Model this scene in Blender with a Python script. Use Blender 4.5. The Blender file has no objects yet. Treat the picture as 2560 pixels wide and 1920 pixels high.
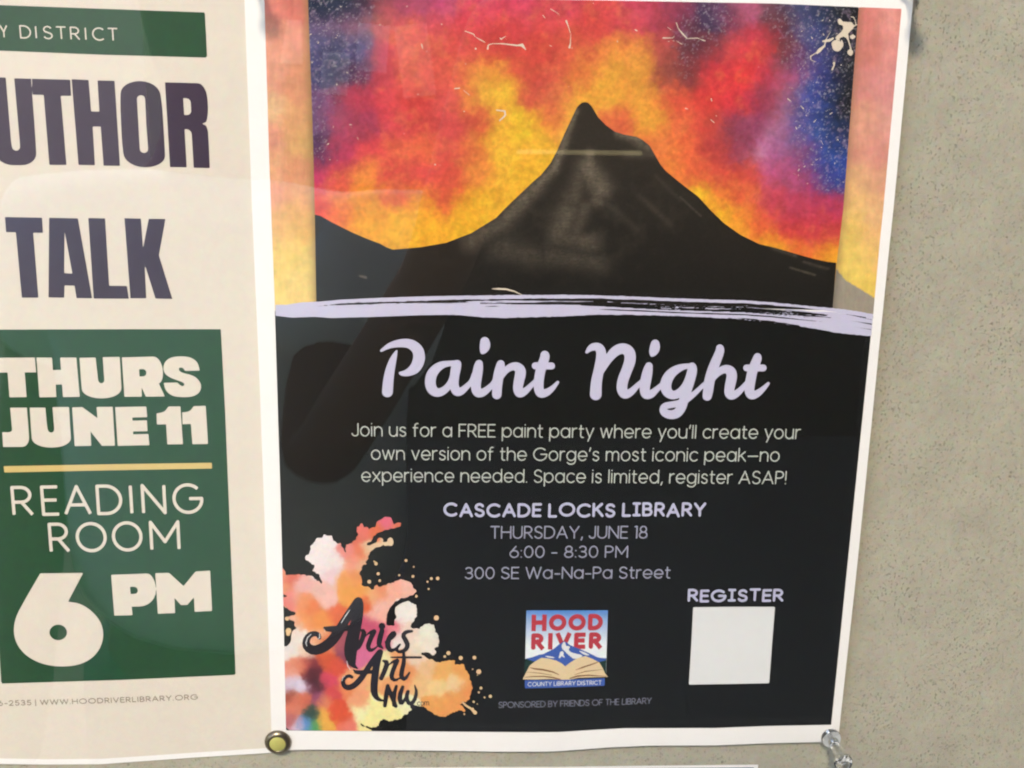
import bpy, bmesh, math, random
import numpy as np
from mathutils import Vector, Matrix
R_ = math.radians
random.seed(4)
scene = bpy.context.scene
COL = scene.collection

# ------------------------------------------------------------------ camera
CAM = np.array([-0.04453, -0.44056, 1.59430])
RIGHT = np.array([0.998665, -0.001748, -0.051622])
UP = np.array([-0.048748, 0.298477, -0.953171])
BACK = np.array([0.017074, 0.954415, 0.297993])
# rows above are world x, y, z of (right, up, back); turn them into the three axes
AX = np.array([RIGHT, UP, BACK])
RIGHT, UP, BACK = AX[:, 0], AX[:, 1], AX[:, 2]
FPX = 3300.0
cam_d = bpy.data.cameras.new('camera')
cam = bpy.data.objects.new('camera', cam_d)
COL.objects.link(cam)
cam.matrix_world = Matrix(((RIGHT[0], UP[0], BACK[0], CAM[0]), (RIGHT[1], UP[1], BACK[1], CAM[1]),
                           (RIGHT[2], UP[2], BACK[2], CAM[2]), (0, 0, 0, 1)))
cam_d.sensor_width = 36.0
cam_d.lens = FPX / 2560 * 36.0
cam_d.clip_start = 0.01
cam_d.clip_end = 600
cam_d.dof.use_dof = True
cam_d.dof.focus_distance = 0.455
cam_d.dof.aperture_fstop = 48.0
scene.camera = cam

# ------------------------------------------------------------------ sky, sun, exposure
SUN_EL, SUN_AZ = 40.0, 13.0          # elevation; azimuth to the left of straight in front of the board
world = bpy.data.worlds.new('World')
scene.world = world
world.use_nodes = True
nt = world.node_tree
sky = nt.nodes.new('ShaderNodeTexSky')
sky.sky_type = 'NISHITA'
sky.sun_disc = False
sky.sun_elevation = R_(SUN_EL)
sky.sun_rotation = R_(180 + SUN_AZ)
nt.links.new(sky.outputs[0], nt.nodes['Background'].inputs[0])
nt.nodes['Background'].inputs[1].default_value = 0.15
sd = bpy.data.lights.new('sun', 'SUN')
sd.energy = 1.35
sd.angle = R_(7.0)
sd.color = (1.0, 0.82, 0.62)
sun = bpy.data.objects.new('sun', sd)
COL.objects.link(sun)
# the sun shines from above and in front of the board down onto it
dirv = Vector((math.sin(R_(SUN_AZ)) * math.cos(R_(SUN_EL)), math.cos(R_(SUN_AZ)) * math.cos(R_(SUN_EL)), -math.sin(R_(SUN_EL))))
sun.rotation_euler = dirv.to_track_quat('-Z', 'Y').to_euler()
vs = scene.view_settings
vs.view_transform = 'Standard'
vs.look = 'None'
vs.exposure = 1.42
vs.gamma = 1.0
scene.cycles.filter_width = 2.1      # the photograph is a little soft

# ------------------------------------------------------------------ surfaces: pixel of the photograph -> point of the board
def h_board(x, z):
    return np.zeros_like(x)
def h_paint(x, z):
    """how far the right poster stands off the board (metres)"""
    u = (x + 0.108) / 0.216
    v = (z - 1.31) / 0.28
    uu, vv = np.clip(u, 0, 1), np.clip(v, 0, 1)
    b = 0.0028 + 0.0034 * np.sin(np.pi * vv) * (0.15 + uu)
    b = b + 0.0011 * np.sin(uu * 2 * np.pi * 1.15 + 0.5) * (1 - vv) ** 2 * (1 - (1 - vv) ** 9)
    b = b + 0.0009 * np.sin(uu * np.pi * 2.2) * vv ** 2
    return b
def h_author(x, z):
    v = (z - 1.31) / 0.28
    return 0.0013 + 0.0006 * np.sin((x + 0.11) * 42) * np.clip(1.2 - v, 0, 1) + 0.0003 * np.sin(v * 7)
def h_low(x, z):
    return 0.0006 + 0 * x

def P(px, py, lift=0.0, surf=h_board):
    px = np.asarray(px, float); py = np.asarray(py, float)
    a = (px - 1280) / FPX; b = (960 - py) / FPX
    D = a[..., None] * RIGHT + b[..., None] * UP - BACK
    y = np.zeros_like(px)
    for _ in range(6):
        t = (y - CAM[1]) / D[..., 1]
        X = CAM[0] + t * D[..., 0]; Z = CAM[2] + t * D[..., 2]
        y = -(surf(X, Z) + lift)
    t = (y - CAM[1]) / D[..., 1]
    return CAM + t[..., None] * D

def lin(c):
    c = np.asarray(c, float) / 255.0
    return np.where(c <= 0.04045, c / 12.92, ((c + 0.055) / 1.055) ** 2.4)
PAPER = 0.86
def alb(c, k=None):
    """base colour of print that shows as sRGB c next to paper that shows as about (251,246,240)"""
    w = lin((253, 247, 240))
    return np.clip(lin(c) / w * PAPER, 0.002, 0.9)

# ------------------------------------------------------------------ noise
class Noise:
    def __init__(s, seed, n=128):
        s.n = n
        s.g = np.random.RandomState(seed).rand(n, n)
    def __call__(s, x, y):
        xi = np.floor(x).astype(int); yi = np.floor(y).astype(int)
        fx = x - xi; fy = y - yi
        fx = fx * fx * (3 - 2 * fx); fy = fy * fy * (3 - 2 * fy)
        g, n = s.g, s.n
        a = g[yi % n, xi % n]; b = g[yi % n, (xi + 1) % n]
        c = g[(yi + 1) % n, xi % n]; d = g[(yi + 1) % n, (xi + 1) % n]
        return (a * (1 - fx) + b * fx) * (1 - fy) + (c * (1 - fx) + d * fx) * fy
def fbm(seed, x, y, scale, octv=4, sy=1.0):
    v = 0; amp = 1; tot = 0
    for o in range(octv):
        ca, sa = math.cos(.6 * (o + 1) * (sy == 1)), math.sin(.6 * (o + 1) * (sy == 1))
        xs_, ys_ = x / scale * 2 ** o, y / (scale * sy) * 2 ** o
        v = v + amp * Noise(seed + o)(xs_ * ca - ys_ * sa + 3.7 * o, xs_ * sa + ys_ * ca + 9.1 * o)
        tot += amp; amp *= 0.55
    return v / tot

# ------------------------------------------------------------------ signed fields on a pixel grid
class Field:
    """signed distance (negative inside) sampled on a regular grid over the print"""
    def __init__(s, x0, y0, x1, y1, cell):
        s.c = cell
        s.x = np.arange(x0, x1 + cell, cell, dtype=float)
        s.y = np.arange(y0, y1 + cell, cell, dtype=float)
        s.X, s.Y = np.meshgrid(s.x, s.y)
        s.F = np.full(s.X.shape, 1e3)
    def sl(s, xa, ya, xb, yb):
        i0 = max(0, int((xa - s.x[0]) / s.c) - 1); i1 = min(len(s.x), int((xb - s.x[0]) / s.c) + 3)
        j0 = max(0, int((ya - s.y[0]) / s.c) - 1); j1 = min(len(s.y), int((yb - s.y[0]) / s.c) + 3)
        if i1 <= i0 or j1 <= j0: return None
        return slice(j0, j1), slice(i0, i1)
    def capsule(s, p, q, r0, r1, cut0=False, cut1=False):
        m = max(r0, r1) + 2 * s.c
        w = s.sl(min(p[0], q[0]) - m, min(p[1], q[1]) - m, max(p[0], q[0]) + m, max(p[1], q[1]) + m)
        if w is None: return
        X, Y = s.X[w], s.Y[w]
        dx, dy = q[0] - p[0], q[1] - p[1]
        L2 = dx * dx + dy * dy + 1e-9
        t = np.clip(((X - p[0]) * dx + (Y - p[1]) * dy) / L2, 0, 1)
        d = np.hypot(X - p[0] - t * dx, Y - p[1] - t * dy) - (r0 + (r1 - r0) * t)
        L = math.sqrt(L2)
        if cut0: d = np.maximum(d, -((X - p[0]) * dx + (Y - p[1]) * dy) / L)
        if cut1: d = np.maximum(d, ((X - q[0]) * dx + (Y - q[1]) * dy) / L)
        s.F[w] = np.minimum(s.F[w], d)
    def stroke(s, pts, r=None, flat=False):
        n = len(pts)
        for i in range(n - 1):
            a, b = pts[i], pts[i + 1]
            ra = a[2] if r is None else r; rb = b[2] if r is None else r
            s.capsule(a, b, ra, rb, flat and i == 0, flat and i == n - 2)
        if n == 1:
            a = pts[0]; s.capsule(a, (a[0] + .01, a[1]), a[2] if r is None else r, a[2] if r is None else r)
    def polysdf(s, pts):
        P_ = np.asarray(pts, float)
        x0, y0 = P_.min(0); x1, y1 = P_.max(0)
        w = s.sl(x0 - 3 * s.c, y0 - 3 * s.c, x1 + 3 * s.c, y1 + 3 * s.c)
        if w is None: return None, None
        X, Y = s.X[w], s.Y[w]
        D = np.full(X.shape, 1e3); ins = np.zeros(X.shape, bool)
        ys = s.y[w[0]]; xs = s.x[w[1]]
        for i in range(len(P_)):
            p, q = P_[i], P_[(i + 1) % len(P_)]
            if p[1] != q[1]:
                rows = ((p[1] > ys) != (q[1] > ys))
                xc = (q[0] - p[0]) * (ys - p[1]) / (q[1] - p[1]) + p[0]
                ins[rows] ^= (xs[None, :] < xc[rows][:, None])
            m = 2.5 * s.c
            a0 = max(0, int((min(p[0], q[0]) - m - xs[0]) / s.c)); a1 = min(len(xs), int((max(p[0], q[0]) + m - xs[0]) / s.c) + 2)
            b0 = max(0, int((min(p[1], q[1]) - m - ys[0]) / s.c)); b1 = min(len(ys), int((max(p[1], q[1]) + m - ys[0]) / s.c) + 2)
            if a1 <= a0 or b1 <= b0: continue
            XX, YY = X[b0:b1, a0:a1], Y[b0:b1, a0:a1]
            dx, dy = q - p
            t = np.clip(((XX - p[0]) * dx + (YY - p[1]) * dy) / (dx * dx + dy * dy + 1e-9), 0, 1)
            D[b0:b1, a0:a1] = np.minimum(D[b0:b1, a0:a1], np.hypot(XX - p[0] - t * dx, YY - p[1] - t * dy))
        return w, np.where(ins, -D, D)
    def add(s, pts):
        w, d = s.polysdf(pts)
        if w: s.F[w] = np.minimum(s.F[w], d)
        return s
    def cut(s, pts):
        w, d = s.polysdf(pts)
        if w: s.F[w] = np.maximum(s.F[w], -d)
        return s
    def keep(s, pts):
        w, d = s.polysdf(pts)
        G = np.full(s.F.shape, 1e3)
        if w: G[w] = d
        s.F = np.maximum(s.F, G)
        return s

CASES = None
def mesh_from_field(F, name, mat, parent, surf, lift, color=None, origin=(0, 0, 0)):
    """marching squares: the inside of the field as a sheet of small faces lying on the paper"""
    V = F.F; ny, nx = V.shape
    ins = V < 0
    idx = np.full(ny * nx * 3, -1, dtype=np.int64)      # corner, edge in x, edge in y
    c00 = ins[:-1, :-1]; c10 = ins[:-1, 1:]; c11 = ins[1:, 1:]; c01 = ins[1:, :-1]
    code = c00 * 1 + c10 * 2 + c11 * 4 + c01 * 8
    N = ny * nx
    faces = []
    base = (np.arange(ny - 1)[:, None] * nx + np.arange(nx - 1)[None, :])
    def corner(k, b): return b + (0, 1, nx + 1, nx)[k]
    def edge(k, b):
        return (N + b, 2 * N + b + 1, N + b + nx, 2 * N + b)[k]
    for c in range(1, 16):
        b = base[code == c]
        if not len(b): continue
        seq = []
        for k in range(4):
            i0 = bool(c >> k & 1); i1 = bool(c >> ((k + 1) % 4) & 1)
            if i0: seq.append(corner(k, b))
            if i0 != i1: seq.append(edge(k, b))
        faces.append(np.stack(seq, 1)[:, ::-1])
    if not faces:
        return None
    used = np.unique(np.concatenate([f.ravel() for f in faces]))
    remap = np.full(3 * N, -1, dtype=np.int64); remap[used] = np.arange(len(used))
    kind = used // N; q = used % N; j = q // nx; i = q % nx
    x = F.x[i].copy(); y = F.y[j].copy()
    i2 = np.minimum(i + 1, nx - 1); j2 = np.minimum(j + 1, ny - 1)
    m = kind == 1
    a = V[j, i]; b_ = V[j, i2]
    t = np.clip(a / np.where(a == b_, 1, a - b_), 0.02, 0.98); x[m] += (t * F.c)[m]
    m = kind == 2
    b_ = V[j2, i]
    t = np.clip(a / np.where(a == b_, 1, a - b_), 0.02, 0.98); y[m] += (t * F.c)[m]
    co = P(x, y, lift, surf) - np.asarray(origin)
    me = bpy.data.meshes.new(name)
    me.vertices.add(len(co)); me.vertices.foreach_set('co', co.ravel())
    loops = np.concatenate([remap[f].ravel() for f in faces])
    lens = np.concatenate([np.full(len(f), f.shape[1]) for f in faces])
    starts = np.concatenate([[0], np.cumsum(lens)[:-1]])
    me.loops.add(len(loops)); me.loops.foreach_set('vertex_index', loops.astype(np.int32))
    me.polygons.add(len(lens)); me.polygons.foreach_set('loop_start', starts.astype(np.int32))
    me.polygons.foreach_set('use_smooth', np.ones(len(lens), bool))
    me.update(calc_edges=True)
    if color is not None:
        rgb = color(x, y)
        ca = me.color_attributes.new('ink', 'FLOAT_COLOR', 'POINT')
        ca.data.foreach_set('color', np.concatenate([rgb, np.ones((len(rgb), 1))], 1).ravel())
    me.materials.append(mat)
    o = bpy.data.objects.new(name, me)
    COL.objects.link(o)
    if parent: o.parent = parent
    return o

# ------------------------------------------------------------------ materials
def newmat(name):
    m = bpy.data.materials.new(name); m.use_nodes = True
    return m, m.node_tree, m.node_tree.nodes['Principled BSDF']
def ink(name, rgb=None, rough=0.5, grain=0.05, spec=0.25, metal=0.0, ink_attr=False, gscale=900, bump=0.0):
    """printed or painted surface: flat colour (or the colours of the print) with a fine mottled grain"""
    m, t, b = newmat(name)
    N, L = t.nodes, t.links
    tc = N.new('ShaderNodeTexCoord')
    n1 = N.new('ShaderNodeTexNoise'); n1.inputs['Scale'].default_value = gscale; n1.inputs['Detail'].default_value = 2
    L.new(tc.outputs['Object'], n1.inputs['Vector'])
    n2 = N.new('ShaderNodeTexNoise'); n2.inputs['Scale'].default_value = gscale * .35; n2.inputs['Detail'].default_value = 1
    L.new(tc.outputs['Object'], n2.inputs['Vector'])
    add = N.new('ShaderNodeMixRGB'); add.blend_type = 'MIX'; add.inputs[0].default_value = .5
    L.new(n1.outputs['Color'], add.inputs[1]); L.new(n2.outputs['Color'], add.inputs[2])
    mp = N.new('ShaderNodeVectorMath'); mp.operation = 'MULTIPLY_ADD'      # 1 + (noise-.5)*k
    k = grain * 6
    mp.inputs[1].default_value = (k, k, k); mp.inputs[2].default_value = (1 - k * .5,) * 3
    L.new(add.outputs[0], mp.inputs[0])
    mul = N.new('ShaderNodeVectorMath'); mul.operation = 'MULTIPLY'
    if ink_attr:
        at = N.new('ShaderNodeAttribute'); at.attribute_name = 'ink'
        L.new(at.outputs['Color'], mul.inputs[0])
    else:
        mul.inputs[0].default_value = tuple(rgb)
    L.new(mp.outputs[0], mul.inputs[1])
    L.new(mul.outputs[0], b.inputs['Base Color'])
    b.inputs['Roughness'].default_value = rough
    b.inputs['Specular IOR Level'].default_value = spec
    b.inputs['Metallic'].default_value = metal
    if gscale >= 900 and not metal:                          # printed paper: faint buckling of the sheet, then its tooth
        n3 = N.new('ShaderNodeTexNoise'); n3.inputs['Scale'].default_value = 13; n3.inputs['Detail'].default_value = 3; n3.inputs['Roughness'].default_value = .45
        L.new(tc.outputs['Object'], n3.inputs['Vector'])
        bw = N.new('ShaderNodeBump'); bw.inputs['Strength'].default_value = .5; bw.inputs['Distance'].default_value = .004
        L.new(n3.outputs['Fac'], bw.inputs['Height'])
        bm = N.new('ShaderNodeBump'); bm.inputs['Strength'].default_value = .1 + bump; bm.inputs['Distance'].default_value = .0002
        L.new(n1.outputs['Fac'], bm.inputs['Height']); L.new(bw.outputs[0], bm.inputs['Normal']); L.new(bm.outputs[0], b.inputs['Normal'])
    return m

def board_material():
    m, t, b = newmat('tackboard')
    N, L = t.nodes, t.links
    tc = N.new('ShaderNodeTexCoord')
    def noise(sc, det=2, col=False, rough=.6):
        n = N.new('ShaderNodeTexNoise'); n.inputs['Scale'].default_value = sc; n.inputs['Detail'].default_value = det
        n.inputs['Roughness'].default_value = rough
        L.new(tc.outputs['Object'], n.inputs['Vector']); return n
    chroma = noise(420, 2); tone = noise(60, 3); big = noise(9, 2)
    # pits: the dark cores of scattered cells, stretched a little upright
    mp = N.new('ShaderNodeMapping'); mp.inputs['Scale'].default_value = (1.25, 1, .8)
    L.new(tc.outputs['Object'], mp.inputs['Vector'])
    wob = N.new('ShaderNodeMixRGB'); wob.blend_type = 'ADD'; wob.inputs[0].default_value = .0012
    L.new(mp.outputs[0], wob.inputs[1]); L.new(noise(1100, 1).outputs['Color'], wob.inputs[2])
    pits = []
    for sc, lo, hi, keep in ((1000, .10, .38, .45), (560, .08, .30, .66), (300, .05, .16, .88), (95, .03, .075, .86)):
        v = N.new('ShaderNodeTexVoronoi'); v.inputs['Scale'].default_value = sc
        L.new(wob.outputs[0], v.inputs['Vector']); v.inputs['Randomness'].default_value = 1
        r = N.new('ShaderNodeMapRange'); r.inputs['From Min'].default_value = lo; r.inputs['From Max'].default_value = hi
        r.inputs['To Min'].default_value = 1; r.inputs['To Max'].default_value = 0
        L.new(v.outputs['Distance'], r.inputs['Value'])
        sep = N.new('ShaderNodeSeparateColor'); L.new(v.outputs['Color'], sep.inputs[0])
        g = N.new('ShaderNodeMath'); g.operation = 'GREATER_THAN'; g.inputs[1].default_value = keep
        L.new(sep.outputs[0], g.inputs[0])
        mu = N.new('ShaderNodeMath'); mu.operation = 'MULTIPLY'
        L.new(r.outputs[0], mu.inputs[0]); L.new(g.outputs[0], mu.inputs[1])
        pits.append(mu)
    mx = N.new('ShaderNodeMath'); mx.operation = 'MAXIMUM'; L.new(pits[0].outputs[0], mx.inputs[0]); L.new(pits[1].outputs[0], mx.inputs[1])
    mx1 = N.new('ShaderNodeMath'); mx1.operation = 'MAXIMUM'; L.new(mx.outputs[0], mx1.inputs[0]); L.new(pits[2].outputs[0], mx1.inputs[1])
    dens = noise(38, 2); dr = N.new('ShaderNodeMapRange'); dr.inputs['From Min'].default_value = .38; dr.inputs['From Max'].default_value = .62
    dr.inputs['To Min'].default_value = .45; dr.inputs['To Max'].default_value = 1
    L.new(dens.outputs['Fac'], dr.inputs['Value'])
    dm = N.new('ShaderNodeMath'); dm.operation = 'MULTIPLY'; L.new(mx1.outputs[0], dm.inputs[0]); L.new(dr.outputs[0], dm.inputs[1])
    mx2 = N.new('ShaderNodeMath'); mx2.operation = 'MAXIMUM'; L.new(dm.outputs[0], mx2.inputs[0]); L.new(pits[3].outputs[0], mx2.inputs[1])
    base = alb(BOARD_SRGB)
    k = .36
    v1 = N.new('ShaderNodeVectorMath'); v1.operation = 'MULTIPLY_ADD'
    v1.inputs[1].default_value = (k, k * .8, k * 1.1); v1.inputs[2].default_value = (1 - k / 2, 1 - k * .4, 1 - k * .55)
    L.new(chroma.outputs['Color'], v1.inputs[0])
    v2 = N.new('ShaderNodeVectorMath'); v2.operation = 'MULTIPLY'; v2.inputs[0].default_value = tuple(base)
    L.new(v1.outputs[0], v2.inputs[1])
    r2 = N.new('ShaderNodeMapRange'); r2.inputs['To Min'].default_value = .84; r2.inputs['To Max'].default_value = 1.16
    L.new(tone.outputs['Fac'], r2.inputs['Value'])
    v3 = N.new('ShaderNodeVectorMath'); v3.operation = 'SCALE'; L.new(v2.outputs[0], v3.inputs[0]); L.new(r2.outputs[0], v3.inputs['Scale'])
    mix = N.new('ShaderNodeMixRGB'); mix.inputs[2].default_value = tuple(base * np.array([.30, .27, .25])) + (1,)
    sc = N.new('ShaderNodeMath'); sc.operation = 'MULTIPLY'; sc.inputs[1].default_value = .56
    L.new(mx2.outputs[0], sc.inputs[0]); L.new(sc.outputs[0], mix.inputs[0]); L.new(v3.outputs[0], mix.inputs[1])
    L.new(mix.outputs[0], b.inputs['Base Color'])
    b.inputs['Roughness'].default_value = .85; b.inputs['Specular IOR Level'].default_value = .15
    inv = N.new('ShaderNodeMath'); inv.operation = 'SUBTRACT'
    L.new(chroma.outputs['Fac'], inv.inputs[0]); L.new(mx2.outputs[0], inv.inputs[1])
    bm = N.new('ShaderNodeBump'); bm.inputs['Strength'].default_value = .6; bm.inputs['Distance'].default_value = .0004
    L.new(inv.outputs[0], bm.inputs['Height']); L.new(bm.outputs[0], b.inputs['Normal'])
    return m

BOARD_SRGB = (181, 174, 154)
M_paper = ink('white_paper', alb((253, 247, 240)), .55, .012, bump=.15)
M_cream = ink('cream_print', alb((230, 217, 199)), .5, .035)
M_green = ink('green_print', alb((38, 78, 52)), .42, .10)
M_navy = ink('dark_plum_print', alb((64, 52, 70)), .42, .06)
M_gold = ink('gold_print', alb((222, 192, 122)), .45, .03)
M_tinyg = ink('grey_print', alb((150, 138, 120)), .5, .08)
M_black = ink('black_print', alb((25, 25, 23)), .38, .14)
M_lav = ink('lavender_print', alb((206, 200, 220)), .45, .03)
M_txt = ink('pale_text_print', alb((196, 198, 186)), .45, .04)
M_txt2 = ink('lilac_text_print', alb((196, 193, 216)), .45, .04)
M_txt3 = ink('grey_text_print', alb((160, 158, 174)), .45, .04)
M_txt4 = ink('faint_text_print', alb((120, 120, 132)), .45, .04)
M_white = ink('white_print', alb((232, 230, 226)), .5, .02)
M_art = ink('painting_print', None, .45, .06, ink_attr=True, gscale=1300)
M_red = ink('red_print', alb((188, 62, 72)), .45, .04)
M_blue = ink('blue_print', alb((66, 96, 172)), .45, .05)
M_letter = ink('black_brush_print', alb((44, 42, 48)), .42, .06)
M_splat = ink('ivory_paint_print', alb((226, 208, 184)), .45, .03)

def empty(name, label, cat, loc, group=None):
    o = bpy.data.objects.new(name, None); COL.objects.link(o)
    o.location = loc; o.empty_display_size = .01
    o['label'] = label; o['category'] = cat
    if group: o['group'] = group
    return o
class Sheet:
    def __init__(s, root, surf):
        s.root, s.surf, s.o = root, surf, tuple(root.location)
    def put(s, F, name, mat, lift, parent=None, color=None):
        return mesh_from_field(F, name, mat, parent or s.root, s.surf, lift, color, s.o)

# ------------------------------------------------------------------ outlines with rounded corners
def rounded(pts, off=(0, 0), sc=1.0, n=6):
    """pts: (x, y) or (x, y, r) in a local scale; corners with r are rounded"""
    out = []; m = len(pts)
    for i, p in enumerate(pts):
        x, y = p[0], p[1]
        r = p[2] if len(p) > 2 else 0
        if r <= 0:
            out.append((x, y)); continue
        a = pts[i - 1]; b = pts[(i + 1) % m]
        va = np.array([a[0] - x, a[1] - y], float); vb = np.array([b[0] - x, b[1] - y], float)
        la, lb = np.linalg.norm(va), np.linalg.norm(vb)
        p0 = np.array([x, y]) + va / la * min(r, la * .5 if len(a) > 2 and a[2] > 0 else la * .98)
        p2 = np.array([x, y]) + vb / lb * min(r, lb * .5 if len(b) > 2 and b[2] > 0 else lb * .98)
        c = np.array([x, y], float)
        k = .56
        c1 = p0 + (c - p0) * k; c2 = p2 + (c - p2) * k
        for q in range(n + 1):
            t = q / n
            out.append(tuple((1 - t) ** 3 * p0 + 3 * (1 - t) ** 2 * t * c1 + 3 * (1 - t) * t * t * c2 + t ** 3 * p2))
    return [(off[0] + x / sc, off[1] + y / sc) for x, y in out]
def chaikin(pts, it=2, closed=True):
    p = np.asarray(pts, float)
    for _ in range(it):
        if closed:
            q = np.roll(p, -1, 0)
            p = np.stack([p * .75 + q * .25, p * .25 + q * .75], 1).reshape(-1, p.shape[1])
        else:
            a, b = p[:-1], p[1:]
            mid = np.stack([a * .75 + b * .25, a * .25 + b * .75], 1).reshape(-1, p.shape[1])
            p = np.vstack([p[:1], mid[1:-1], p[-1:]])
    return p
def bbox(ptss, m=4):
    a = np.vstack([np.asarray([(p[0], p[1]) for p in q], float) for q in ptss])
    return a[:, 0].min() - m, a[:, 1].min() - m, a[:, 0].max() + m, a[:, 1].max() + m

# ------------------------------------------------------------------ stroke alphabet (cap height 1)
def arc(cx, cy, rx, ry, a0, a1, n=14):
    return [(cx + rx * math.cos(R_(a0 + (a1 - a0) * i / n)), cy + ry * math.sin(R_(a0 + (a1 - a0) * i / n))) for i in range(n + 1)]
XH = .76
def bowl(cx, r=.31, h=XH): return arc(cx, h / 2, r, h / 2, 0, 360, 20)
G = {}
def g(ch, w, *strokes): G[ch] = (w, strokes)
g('A', .78, [(0, 0), (.39, 1), (.78, 0)], [(.13, .33), (.65, .33)])
g('B', .56, [(0, 0), (0, 1), (.28, 1)] + arc(.28, .76, .24, .24, 90, -90) + [(0, .52)], [(.28, .52)] + arc(.3, .26, .26, .26, 90, -90) + [(0, 0), (0, .1)])
g('C', .84, arc(.48, .5, .48, .5, 48, 312, 20))
g('D', .74, [(0, 0), (0, 1), (.26, 1)] + arc(.26, .5, .48, .5, 90, -90, 18) + [(0, 0), (0, .1)])
g('E', .5, [(.5, 1), (0, 1), (0, 0), (.5, 0)], [(0, .52), (.45, .52)])
g('F', .48, [(.48, 1), (0, 1), (0, 0)], [(0, .5), (.42, .5)])
g('G', .94, arc(.48, .5, .48, .5, 45, 345, 22) + [(.95, .5), (.52, .5)])
g('H', .7, [(0, 0), (0, 1)], [(.7, 0), (.7, 1)], [(0, .52), (.7, .52)])
g('I', .02, [(0, 0), (0, 1)])
g('J', .42, [(.42, 1), (.42, .25)] + arc(.2, .22, .22, .22, 0, -170, 10))
g('K', .6, [(0, 0), (0, 1)], [(.56, 1), (.04, .45)], [(.2, .6), (.62, 0)])
g('L', .46, [(0, 1), (0, 0), (.46, 0)])
g('M', .84, [(0, 0), (0, 1), (.42, .28), (.84, 1), (.84, 0)])
g('N', .7, [(0, 0), (0, 1), (.7, 0), (.7, 1)])
g('O', .98, arc(.49, .5, .49, .5, 0, 360, 26))
g('P', .54, [(0, 0), (0, 1), (.26, 1)] + arc(.26, .73, .28, .27, 90, -90) + [(0, .46)])
g('R', .58, [(0, 0), (0, 1), (.26, 1)] + arc(.26, .73, .28, .27, 90, -90) + [(0, .46)], [(.26, .46), (.58, 0)])
g('S', .56, arc(.28, .75, .25, .25, 25, 180, 10) + [(.04, .68), (.1, .58), (.28, .51), (.46, .43), (.53, .34)] + arc(.28, .25, .27, .25, 10, -160, 12))
g('T', .62, [(0, 1), (.62, 1)], [(.31, 1), (.31, 0)])
g('U', .66, [(0, 1), (0, .33)] + arc(.33, .33, .33, .33, 180, 360, 14) + [(.66, 1)])
g('V', .7, [(0, 1), (.35, 0), (.7, 1)])
g('W', 1.1, [(0, 1), (.27, 0), (.55, 1), (.83, 0), (1.1, 1)])
g('Y', .68, [(0, 1), (.34, .45), (.68, 1)], [(.34, .45), (.34, 0)])
g('a', .64, bowl(.31), [(.62, XH), (.62, 0)])
g('b', .64, bowl(.33), [(0, 1), (0, 0)])
g('c', .54, arc(.31, XH / 2, .31, XH / 2, 45, 315, 16))
g('d', .64, bowl(.31), [(.62, 1.04), (.62, 0)])
g('e', .62, [(.02, .36), (.62, .36)] + arc(.31, XH / 2, .31, XH / 2, 0, 318, 18))
g('f', .34, [(.34, 1.04), (.26, 1.05), (.15, .98), (.12, .85), (.12, 0)], [(0, .7), (.32, .7)])
g('g', .64, bowl(.31), [(.62, XH), (.62, 0)] + arc(.31, -.02, .31, .28, 0, -150, 12))
g('h', .56, [(0, 1.04), (0, 0)], [(0, .4)] + arc(.28, .45, .27, .3, 175, 0, 10) + [(.55, 0)])
g('i', .02, [(0, XH), (0, 0)], [(0, 1.0), (0, 1.01)])
g('k', .5, [(0, 1.04), (0, 0)], [(.44, XH), (.04, .36)], [(.16, .45), (.5, 0)])
g('l', .02, [(0, 1.04), (0, 0)])
g('m', .9, [(0, XH), (0, 0)], [(0, .4)] + arc(.225, .48, .22, .27, 175, 0, 9) + [(.445, 0)], [(.445, .4)] + arc(.67, .48, .22, .27, 175, 0, 9) + [(.89, 0)])
g('n', .56, [(0, XH), (0, 0)], [(0, .4)] + arc(.28, .45, .27, .3, 175, 0, 10) + [(.55, 0)])
g('o', .62, bowl(.31))
g('p', .64, bowl(.33), [(0, XH), (0, -.3)])
g('r', .3, [(0, XH), (0, 0)], [(0, .4)] + arc(.26, .46, .26, .29, 175, 80, 6))
g('s', .44, arc(.22, .56, .19, .19, 20, 180, 8) + [(.05, .48), (.22, .39), (.39, .3)] + arc(.22, .19, .2, .19, 10, -160, 9))
g('t', .32, [(.12, .98), (.12, .12), (.18, .02), (.32, 0)], [(0, .71), (.32, .71)])
g('u', .56, [(0, XH), (0, .3)] + arc(.275, .3, .275, .3, 180, 360, 12), [(.55, XH), (.55, 0)])
g('v', .52, [(0, XH), (.26, 0), (.52, XH)])
g('w', .84, [(0, XH), (.21, 0), (.42, XH), (.63, 0), (.84, XH)])
g('x', .52, [(0, XH), (.52, 0)], [(.52, XH), (0, 0)])
g('y', .52, [(0, XH), (.27, .02)], [(.54, XH), (.16, -.3)])
g('0', .6, arc(.3, .5, .3, .5, 0, 360, 22))
g('1', .16, [(0, .97), (.16, 1), (.16, 0)])
g('2', .54, arc(.26, .73, .26, .27, 170, -20, 12) + [(.44, .5), (0, 0), (.55, 0)])
g('3', .54, arc(.26, .75, .24, .25, 150, -80, 12) + [(.2, .52)], [(.2, .52)] + arc(.26, .26, .28, .26, 85, -150, 14))
g('5', .54, [(.5, 1), (.1, 1), (.05, .56)] + arc(.26, .31, .28, .31, 120, -150, 14))
g('6', .6, arc(.3, .31, .3, .31, 0, 360, 18), [(.42, 1), (.06, .47)])
g('8', .58, arc(.29, .75, .23, .25, 0, 360, 16), arc(.29, .26, .29, .26, 0, 360, 18))
g(',', .08, [(.08, .08), (.0, -.16)])
g('.', .02, [(0, 0), (0, .02)])
g('!', .02, [(0, 1), (0, .3)], [(0, 0), (0, .02)])
g('-', .36, [(0, .4), (.36, .4)])
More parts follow.
